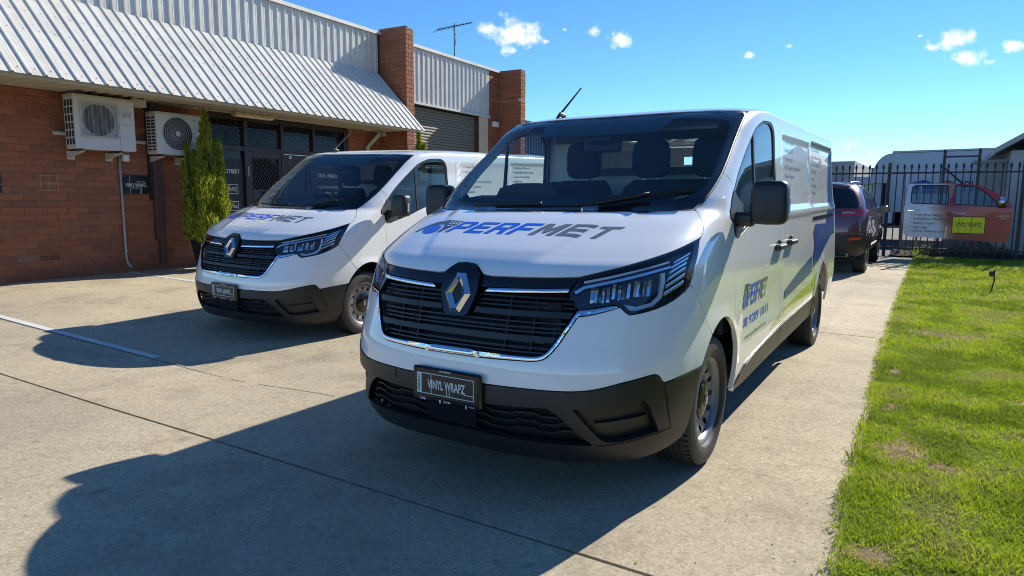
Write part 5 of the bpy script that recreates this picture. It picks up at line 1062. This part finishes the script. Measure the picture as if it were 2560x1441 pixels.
def dpoly(name, poly, holes, d0, d1, mat, parent, step=9.):
    V2, T = fill2d(poly, holes, step, .06); n = len(V2); bow = lambda z: .22*np.clip(z-1.2, 0, None)
    V = np.concatenate([np.stack([V2[:,0], bow(V2[:,1])+d0, V2[:,1]], 1), np.stack([V2[:,0], bow(V2[:,1])+d1, V2[:,1]], 1)]); E_ = np.concatenate([T[:, [0,1]], T[:, [1,2]], T[:, [2,0]]]); key = {(int(i), int(j)) for i, j in E_}; bd_ = [(i, j) for i, j in key if (j, i) not in key]
    Fc = [tuple(map(int, t_)) for t_ in T]+[tuple(int(i)+n for i in t_[::-1]) for t_ in T]+[(j, i, i+n, j+n) for i, j in bd_]; return mobj(name, V, Fc, mat, parent, auto=35)
W1 = [(.13,1.30),(.16,1.27),(.87,1.25),(.88,1.27),(.87,1.69),(.85,1.71),(.20,1.71),(.13,1.66),(.115,1.48)]; W2 = [(.99,1.26),(1.85,1.20),(1.80,1.32),(1.62,1.50),(1.44,1.64),(1.30,1.685),(1.01,1.70),(.985,1.67)]
d1 = dpoly('rear_door', [(.07,.50),(.86,.47),(.895,1.0),(.905,1.735),(.05,1.74),(.035,1.5),(.0,1.15),(.01,.75),(.03,.56)], [W1], 0, .05, 'door_wrap', dr, .12)
d2 = dpoly('front_door', [(.87,.47),(1.99,.415),(2.02,.44),(2.08,.62),(2.095,.95),(2.085,1.22),(2.05,1.28),(1.80,1.50),(1.62,1.62),(1.44,1.69),(1.25,1.72),(.915,1.735),(.905,1.0)], [W2], 0, .05, 'door_wrap', dr, .12)
for d_, w_ in ((d1, W1), (d2, W2)):
    dpoly('window_seal', w_, [inset(w_, .022)], -.012, .02, 'rubber_seal', d_); dpoly('window_glass', w_, [], .02, .024, 'side_glass', d_)
dl = lambda x, z, o=.0: (x, -o, z)
MB().box(-.13, .13, -.028, .0, -.014, .014, .006).build('door_handle', 'chrome', d1).location = dl(.20,1.115); MB().box(-.13, .13, -.028, .0, -.014, .014, .006).build('door_handle', 'chrome', d2).location = dl(1.11,1.06)
mh = MB().lathe([(.001,-.02),(.06,-.015),(.105,.02),(.11,.07),(.08,.12),(.001,.13)], 18, axis='x'); m_ = mh.build('wing_mirror', 'chrome', d2, smooth=True); m_.location = (1.83,-.10,1.32); m_.scale = (.9,1,1.0)
MB().box(-.02,.15,-.06,.05,-.13,-.05,.02).build('mirror_base', 'black_plastic', d2).location = (1.82,-.06,1.33)
dx_ = lambda b, x, z, h, w, pr=d1, m='print_black': text_obj('sign_lettering', b, m, pr, dl(x, z+h/2, .0025), (1,0,0), (0,0,1), h, 1, w, .0)
for k, (b, w) in enumerate((('• Fleet Branding',.60),('• Reflective Marking',.72),('• Safety Signs',.50),('• Signage',.36),('• SQDC Whiteboards',.73))): dx_(b, .145, .965-.096*k, .052, w)
ys = MB().box(0,.63,-.004,.0,0,.385).build('yellow_sign', 'print_black', d2); ys.location = dl(.985,.60,.006); q = dl(.985,.60,.0115)
yb = MB()
for (x0,x1,z0,z1) in ((.012,.135,.012,.373),(.141,.355,.012,.373),(.361,.374,.012,.373),(.380,.618,.012,.13),(.380,.618,.136,.373)): yb.box(q[0]+x0, q[0]+x1, q[1]-.001, q[1], q[2]+z0, q[2]+z1)
yb.build('yellow_panels', 'sign_yellow', d2); text_obj('sign_lettering', 'VINYL WRAPZ', 'print_black', d2, (q[0]+.06, q[1]-.0022, q[2]+.155), (1,0,0), (0,0,1), .105, 1, .50, .012)
text_obj('badge_lettering', 'HILUX', 'chrome', d2, dl(1.82,.99,.003), (1,0,0), (0,0,1), .04, 1, .23, .02, shear=.3); text_obj('badge_lettering', 'SR5', 'chrome', d2, dl(1.87,.94,.003), (1,0,0), (0,0,1), .03, 1, .14, .02, shear=.3)
# --- chain-link fence behind, mulch bed
cl_ = empty('chain_link_fence'); tag(cl_, 'galvanised chain link fence behind the black pickets', 'fence'); CY = 17.6
for x in (1.02, 3.6, 6.0): MB().tube([ap(x,CY,-.05), ap(x,CY,2.05)], .04, 10).build('post', 'galv', cl_, smooth=True)
MB().tube([ap(1.35,CY+.6,-.05), ap(1.35,CY+.6,1.75)], .03, 8).build('post', 'galv', cl_, smooth=True)
ml = MB(); z1_ = 1.62
for k in range(-32, 100):
    for sg in (1, -1):
        c = 1.0+k*.075; lo, hi = (c, c+z1_) if sg > 0 else (c-z1_, c); a, b = max(lo, 1.02), min(hi, 6.0)
        if b-a < .03: continue
        za = (lambda x: x-c) if sg > 0 else (lambda x: c-x); p0, p1 = ap(a,CY,za(a)), ap(b,CY,za(b)); d = (p1-p0)/np.linalg.norm(p1-p0); ml.frame(p0, d, np.cross(d, AYV), AYV, 0, np.linalg.norm(p1-p0), -.0028, .0028, -.0028+sg*.003, .0028+sg*.003)
ml.build('wire_mesh', 'galv', cl_); MB().tube([ap(1.0,CY,1.62), ap(6.0,CY,1.62)], .005, 5).build('top_wire', 'galv', cl_)
mbv = []; 
xs = np.linspace(.86, 6.5, 80); ysv = np.linspace(16.3, 17.5, 12)
for y in ysv:
    for x in xs: mbv.append(ap(x, y, .02+.10*math.sin((y-16.3)/1.2*math.pi)*(.6+.4*math.sin(x*9+y*7))+.03*rng.random()))
tag(mobj('mulch_bed', mbv, [(j*80+i, j*80+i+1, j*80+81+i, j*80+80+i) for j in range(11) for i in range(79)], 'mulch'), kind='structure')
def tuft(x, y, n, h, label):
    V = []; 
    for k in range(n): 
        a = rng.uniform(0, 6.28); l = rng.uniform(.15, .6); w = np.array((math.cos(a+1.57), math.sin(a+1.57), 0))*.006; d = np.array((math.cos(a)*l, math.sin(a)*l, 1))*h*rng.uniform(.6, 1.1); V += [-w, w, d*.6+w*.7-FZ*0, d*1.0-FZ*.25*h*l]
    b = mobj('weed_tuft', V, [(4*k, 4*k+1, 4*k+2, 4*k+3) for k in range(n)], 'grass_blade'); b.location = ap(x, y, .03); a_ = b.data.attributes.new('tint', 'FLOAT', 'POINT'); a_.data.foreach_set('value', np.full(len(V), .75, np.float32)); tag(b, label, 'weed')
tuft(1.42, 16.15, 14, .28, 'larger weed tuft at the fence foot left of the ute doors'); tuft(1.15, 16.2, 10, .18, 'smaller weed tuft at the fence foot nearest the drive')
def shrub(x, y, z, r, label, seed, n=900):
    g = np.random.default_rng(seed); V = []; Tn = []
    for _ in range(n):
        d = g.normal(0, 1, 3); d /= np.linalg.norm(d); d[2] = abs(d[2]); c = d*r*g.random()**.4*np.array((1.6,.9,.85)); w = g.normal(0, 1, 3); w /= np.linalg.norm(w); u = np.cross(w, d); u /= np.linalg.norm(u)+1e-9; s = .022; V += [c, c+w*s+u*s*.5, c+w*2*s, c+w*s-u*s*.5]; Tn += [g.uniform(.0,.4)]*4
    b = mobj('low_shrub', V, [(4*k,4*k+1,4*k+2,4*k+3) for k in range(n)], 'conifer_leaf'); b.location = ap(x,y,z); a_ = b.data.attributes.new('tint','FLOAT','POINT'); a_.data.foreach_set('value', np.array(Tn, np.float32)); tag(b, label, 'shrub', 'dark low shrubs under the ute doors')
shrub(1.65, 16.95, .05, .30, 'low dark shrub under the silver ute door', 1); shrub(2.35, 17.0, .05, .28, 'low dark shrub under the yellow sign', 2); shrub(3.0, 16.95, .05, .34, 'low dark shrub under the red end of the ute doors', 3)
# --- stake with padlock on the lawn, litter
sk = MB().tube([aX(2.56,9.72,0), aX(2.59,9.70,.20), aX(2.575,9.66,.36)], .010, 6).build('ground_stake', 'fence_black', None); tag(sk, 'short black wire stake standing in the grass', 'stake')
sk_p = aX(2.545, 9.68, .30); lb = MB().frame(np.array(sk_p), AXV, AYV, FZ, -.026, .026, -.014, .014, -.045, .035, .006).build('sprinkler_box', 'fence_black', sk)
# --- box truck behind the fence
simple('truck_box', (.58,.60,.63), .4, vary=.04); simple('truck_white', (.50,.53,.57), .3, vary=.04); flat('logo_blue', (.03,.06,.36), .5); flat('logo_orange', (.52,.14,.05), .5)
tk = empty('box_truck'); tag(tk, 'pale grey box truck parked behind the fence with lettering on its side', 'truck'); TY = 23.5
q = [(.28,.92),(8.5,.92),(8.5,2.92),(.42,2.86)]; bx_ = MB().prism([(.35,.95),(8.5,.95),(8.5,2.93),(.35,2.87)], ap(0,0,0), AXV, FZ, AYV, TY, TY+2.3).build('cargo_box', 'truck_box', tk)
V_ = []; n = 9
for y in (TY, TY+2.3):
    V_ += [ap(.349,y,.95)]+[ap(.349-.55*math.sin(t), y, 2.87-.75*(1-math.cos(t))) for t in np.linspace(0, math.pi/2, n)]+[ap(-.2,y,1.9), ap(.349,y,1.9)]
m = n+3; mobj('nose_cone', V_, [tuple(range(m-1,-1,-1)), tuple(range(m,2*m))]+[(i,(i+1)%m,m+(i+1)%m,m+i) for i in range(m)], 'truck_white', tk)
abox('corner_post', .34, .42, TY-.012, TY-.001, .95, 2.88, 'galv', tk); MB().prism([(.35,2.88),(8.5,2.94),(8.5,3.0),(.35,2.94)], ap(0,0,0), AXV, FZ, AYV, TY-.03, TY+2.3).build('roof_rail', 'galv', tk)
cabv = MB().prism([(-1.55,.55),(.25,.55),(.25,2.02),(.05,2.12),(-.75,2.12),(-1.15,1.95),(-1.5,1.25),(-1.58,.9)], ap(0,0,0), AXV, FZ, AYV, TY+.15, TY+2.15).build('cab', 'truck_white', tk); abox('cab_window', -.62, -.16, TY+.135, TY+.149, 1.38, 1.86, 'side_glass', tk); abox('cab_window_dark', -.62, -.16, TY+.150, TY+.152, 1.38, 1.86, 'room_dark', tk)
abox('chassis', -1.2, 8.2, TY+.3, TY+2.0, .5, .94, 'dark_void', tk); abox('tool_box', .30, .48, TY-.01, TY+.3, .58, .95, 'print_white', tk); abox('exhaust_stack', .12, .22, TY+.02, TY+.12, .9, 2.0, 'dark_void', tk)
for x in (-.7, 5.6, 6.7): MB().lathe([(.2,-.13),(.42,-.14),(.46,-.1),(.46,.1),(.42,.14),(.2,.14)], 28, axis='y').build('wheel', 'tyre_rubber', tk).matrix_local = Matrix.Translation(Vector(ap(x, TY+.2, .44))) @ Matrix.Rotation(VA_YAW, 4, 'Z')
MB().prism([(.95,1.90),(1.30,2.0),(1.62,1.88),(1.62,1.55),(.95,1.55)], ap(0,0,0), AXV, FZ, -AYV, -TY+.004, -TY+.006).build('logo_mark', 'logo_blue', tk); MB().prism([(1.63,1.88),(1.95,1.99),(2.14,1.90),(2.14,1.55),(1.63,1.55)], ap(0,0,0), AXV, FZ, -AYV, -TY+.004, -TY+.006).build('logo_mark', 'logo_orange', tk)
text_obj('side_lettering', 'PHENOMENA', 'print_black', tk, ap(2.40, TY-.005, 1.60), AXV, FZ, .36, 1, 2.25, -.01)
# --- buildings beyond
simple('render_white', (.52,.51,.48), .8, vary=.06); simple('render_grey', (.36,.36,.34), .85, vary=.1, nscale=3); simple('tile_brown', (.14,.09,.06), .8)
wb = empty('white_building'); tag(wb, 'white rendered building with flat overhanging eave at the right edge', 'building'); abox('wall', 3.25, 12, 19.3, 30, -.05, 2.62, 'render_white', wb)
MB().prism([(2.92,2.56),(3.50,2.92),(12,2.98),(12,3.1),(3.46,3.04),(2.90,2.68)], ap(0,0,0), AXV, FZ, AYV, 18.9, 31).build('roof', 'render_white', wb); abox('wall_box', 2.62, 3.24, 20.0, 20.4, 1.2, 2.35, 'render_grey', wb); MB().prism([(2.50,2.35),(3.24,2.35),(3.24,2.43),(2.50,2.43)], ap(0,0,0), AXV, FZ, AYV, 19.9, 20.6).build('box_lid', 'render_grey', wb)
gb = empty('grey_building'); tag(gb, 'plain grey tilt-up wall behind the dark purple car', 'building'); abox('wall', -9, -.92, 25.2, 32, -.05, 2.73, 'render_grey', gb)
hb_ = empty('far_house'); tag(hb_, 'small brown roof far behind the fence beside the truck cab', 'house'); abox('wall', -4.2, 1.0, 40, 46, -.05, 2.3, 'render_white', hb_); MB().prism([(-4.5,2.3),(1.4,2.3),(-.6,3.05),(-2.6,3.05)], ap(0,0,0), AXV, FZ, AYV, 39.6, 46.4).build('roof', 'tile_brown', hb_)
# parts of the street outside the picture that the paintwork mirrors: a long low shed across the yard and the verge

simple('shed_grey', (.26,.26,.25), .6, vary=.08); simple('shed_dark', (.05,.05,.055), .5, vary=.1)
sd = empty('long_shed'); tag(sd, 'long grey shed across the lawn, seen only mirrored in the van windows and paint', 'building')
MB().prism([(13.5,-.1),(24,-.1),(24,4.4),(18.5,5.6),(13.2,4.5),(13.5,4.4)], ap(0,0,0), AXV, FZ, AYV, -6, 9).build('wall', 'shed_grey', sd)
for k in range(4): abox('door_opening', 13.44, 13.49, -5+k*3.6, -2.6+k*3.6, 0, 2.9, 'shed_dark', sd)
sd2 = empty('brown_house'); tag(sd2, 'low brown-roofed house beyond the lawn, seen only mirrored in the nearer van side', 'house')
abox('wall', 15, 23, 12.5, 22, -.1, 2.6, 'render_white', sd2); MB().prism([(14.4,2.6),(23.6,2.6),(19,4.6)], ap(0,0,0), AXV, FZ, AYV, 12, 22.5).build('roof', 'tile_brown', sd2)
# ================================================================= dark purple SUV, seen from behind
flat('suv_paint', (.13,.055,.075), .25, .3, Coat__Weight=1.0, Coat__Roughness=.02); simple('suv_cladding', (.016,.016,.017), .5, vary=.1); glassmat('suv_glass', (.06,.065,.07), 1.5, 1.0); flat('reflector_red', (.62,.004,.010), .15, Coat__Weight=1.0); flat('silver_trim', (.55,.55,.56), .25, .8)
UT = [(.0,.30,.18,.42,2.6,.80,4.45),(.12,.42,.06,.50,2.7,.88,4.55),(.30,.60,.0,.52,2.8,.92,4.62),(.50,.80,.0,.52,2.8,.93,4.60),(.70,1.0,.03,.50,2.8,.925,4.45),(.86,1.12,.07,.48,2.8,.91,4.05),(.98,1.20,.13,.46,2.9,.885,3.65),(1.15,1.32,.26,.44,3.0,.845,3.25),(1.38,1.48,.44,.40,3.0,.775,2.85),(1.55,1.59,.56,.40,2.8,.70,2.6),(1.66,1.64,.62,.45,2.6,.63,2.45),(1.80,1.675,.75,.50,2.3,.52,2.3),(2.05,1.69,1.05,.40,2.0,.25,2.1),(2.2,1.695,1.3,.2,2.0,.02,1.9)]
def suv_mod(a, v, x, y, z):
    side = sstep(.85, 1.0, np.abs(a)); dx = np.zeros_like(x)
    for yc in (.92, 3.62): dx = dx+.022*(1-sstep(.40, .50, np.hypot(y-yc, z-.37)))
    dx = dx+.012*np.exp(-((z-1.02)/.05)**2)-.012*np.exp(-((z-.82)/.08)**2); return np.stack([x+np.sign(x)*dx*side, y, z], -1)
US = Surf(UT, .5, 2.6, suv_mod, 1.0, 3.2)
def build_suv():
    R = empty('suv'); p = US.panel; yz = lambda y, z: tuple(float(q) for q in US.yz(y, z)); arc = lambda yc, r=.385: [yz(yc+r*math.cos(t), .37+r*math.sin(t)) for t in np.linspace(0, math.pi, 15)]
    p('body', sym([(0,.28),(.55,.28),(.86,.26)]+arc(.92)[::-1]+[yz(1.35,.37),yz(1.5,.45),yz(3.0,.45),yz(3.2,.37)]+arc(3.62)[::-1]+[yz(4.03,.40),(2.2,.25),(2.99,.25),(2.99,2.19),(0,2.19)]), 'suv_paint', R, rim=.02, step=.07)
    p('rear_glass', sym([(0,.985),(.4,.985),(.60,1.0),(.66,1.10),(.60,1.40),(.52,1.50),(0,1.53)]), 'gloss_black', R, off=.003, rim=.004)
    p('roof_spoiler', sym([(0,1.56),(.5,1.55),(.60,1.60),(.60,1.66),(0,1.67)]), 'suv_paint', R, off=.02, rim=.03)
    SG = [yz(.78,1.30),yz(.70,1.34),yz(.92,1.50),yz(1.3,1.56),yz(1.9,1.57),yz(2.35,1.53),yz(2.75,1.34),yz(2.95,1.22),yz(2.6,1.19),yz(1.6,1.21)]
    for sg in (1, -1):
        q = (lambda L: L) if sg > 0 else mir
        w = p('side_glass', q(SG), 'gloss_black', R, off=.003, rim=.004); VS_ = US.strip('glass_trim', q(SG+SG[:1]), .018, 'chrome', w, off=.0045, rim=0)
        for y in (1.22, 2.02): US.strip('window_pillar', q([yz(y,1.22),yz(y-.1,1.55)]), .05, 'rubber_seal', w, off=.005, rim=0)
        p('tail_light', q([(.30,.79),(.62,.785),(.86,.775),(.95,.83),(.90,.95),(.62,.965),(.30,.945)]), 'lamp_red', R, off=.006, rim=.01); p('lamp_stripe', q([(.30,.845),(.52,.845),(.52,.895),(.30,.895)]), 'silver_trim', R, off=.009, rim=.003)
        cl = p('lower_cladding', q([(.0,.02),(.6,.02),(.86,.05)]+arc(.92,.39)[::-1][:2]+[(.88,.40),(.60,.44),(.0,.44)]), 'suv_cladding', R, off=.006, rim=.01); p('rear_reflector', q([(.42,.33),(.70,.35),(.69,.395),(.45,.39)]), 'reflector_red', cl, off=.010, rim=.004)
        US.strip('arch_trim', q(arc(.92,.405)), .05, 'suv_cladding', R, off=.008, rim=.02); US.strip('arch_trim', q(arc(3.62,.405)), .05, 'suv_cladding', R, off=.008, rim=.02); p('side_sill', q([yz(1.32,.34),yz(3.22,.34),yz(3.22,.50),yz(1.32,.50)]), 'suv_cladding', R, off=.006, rim=.01); US.strip('sill_trim', q([yz(1.4,.47),yz(3.1,.47)]), .025, 'silver_trim', R, off=.012, rim=.004)
        for y in (1.45, 2.4): MB().frame((0,0,0),(sg,0,0),(0,1,0),(0,0,1), .90, .945, y-.1, y+.1, 1.01, 1.045, .008).build('door_handle', 'suv_paint', R)
        for y in (1.05, 1.98, 2.95): US.strip('door_gap', q([yz(y,.52),yz(y+(.0 if y > 1.1 else .1),1.0),yz(y+(.0 if y > 1.1 else .12),1.18)]), .007, 'dark_void', R, off=.001, rim=0)
        rr = [US.P(sg*float(US.yz(y, 1.64)[0]), 1.655)+np.array((-sg*.03,0,.055-.055*abs((y-1.65)/.95)**5)) for y in np.linspace(.72, 2.58, 15)]; MB().tube(rr, .022, 8).build('roof_rail', 'silver_trim', R, smooth=True)
        mh = MB().lathe([(.001,-.05),(.07,-.045),(.10,.0),(.09,.07),(.001,.11)], 18, axis='y').build('wing_mirror', 'gloss_black', R, smooth=True); mh.location = (sg*1.02, 2.62, 1.16); mh.scale = (1.15,1,.85)
        MB().prism([(.10*math.cos(t)*1.0,.075*math.sin(t)) for t in np.linspace(0,6.28,20)[:-1]], (sg*1.02, 2.565, 1.16), (1,0,0), (0,0,1), (0,-1,0), 0, .004).build('mirror_glass', 'gloss_black', R)
        MB().frame((0,0,0),(sg,0,0),(0,1,0),(0,0,1), .86, .95, 2.6, 2.68, 1.10, 1.15).build('mirror_arm', 'gloss_black', R)
        for y in (.92, 3.62):
            w = empty('wheel', (sg*.80, y, .362)); w.parent = R; pr = [(.22,-.1),(.33,-.115),(.36,-.09),(.365,0),(.36,.09),(.33,.115),(.24,.108),(.225,.09)]; MB().lathe([(r, sg*x) for r, x in pr], 44).build('tyre', 'tyre_rubber', w, auto=35)
            MB().lathe([(r, sg*x) for r, x in [(.225,.085),(.232,.10),(.21,.10),(.20,.06),(.06,.075),(.001,.08)]], 36).build('rim', 'fan_dark', w, auto=40); sp_ = MB()
            for k in range(5): t = 2*math.pi*k/5; u = np.array((0,math.cos(t),math.sin(t))); v_ = np.array((0,-math.sin(t),math.cos(t))); sp_.frame((0,0,0),(sg,0,0),v_,u, .07, .097, -.028, .028, .03, .215)
            sp_.build('spokes', 'silver_trim', w)
        for y in (.92, 3.62):
            n = 14; V_ = [(sg*x, y+.40*math.cos(t), .37+.40*math.sin(t)) for x in (.5,.89) for t in np.linspace(-.3, math.pi+.3, n)]; mobj('wheel_housing', V_, [(k,k+1,n+k+1,n+k) for k in range(n-1)]+[tuple(range(n))], 'dark_void', R)
        ex = MB().box(sg*.55-.11, sg*.55+.11, .10, .22, .33, .41, .02).build('exhaust_tip', 'silver_trim', R); MB().box(sg*.55-.09, sg*.55+.09, .095, .1, .345, .395).build('exhaust_bore', 'dark_void', ex)
    box('underbody', -.75, .75, .3, 4.3, .26, .50, 'dark_void', R); pl = box('number_plate', -.19, .19, .0, .02, .80, .92, 'plate_white', R, .004); US.strip('hatch_gap', [(-.45,.46),(.45,.46)], .008, 'dark_void', R, off=.007, rim=0); box('cabin_fill', -.6, .6, .75, 2.4, .6, 1.45, 'room_dark', R)
    tag(R, 'dark purple SUV parked nose to the fence behind the nearer van', 'car'); return R
su = build_suv(); su.matrix_world = Matrix.Translation(aX(-.18, 11.0, 0)) @ Matrix.Rotation(VA_YAW, 4, 'Z')
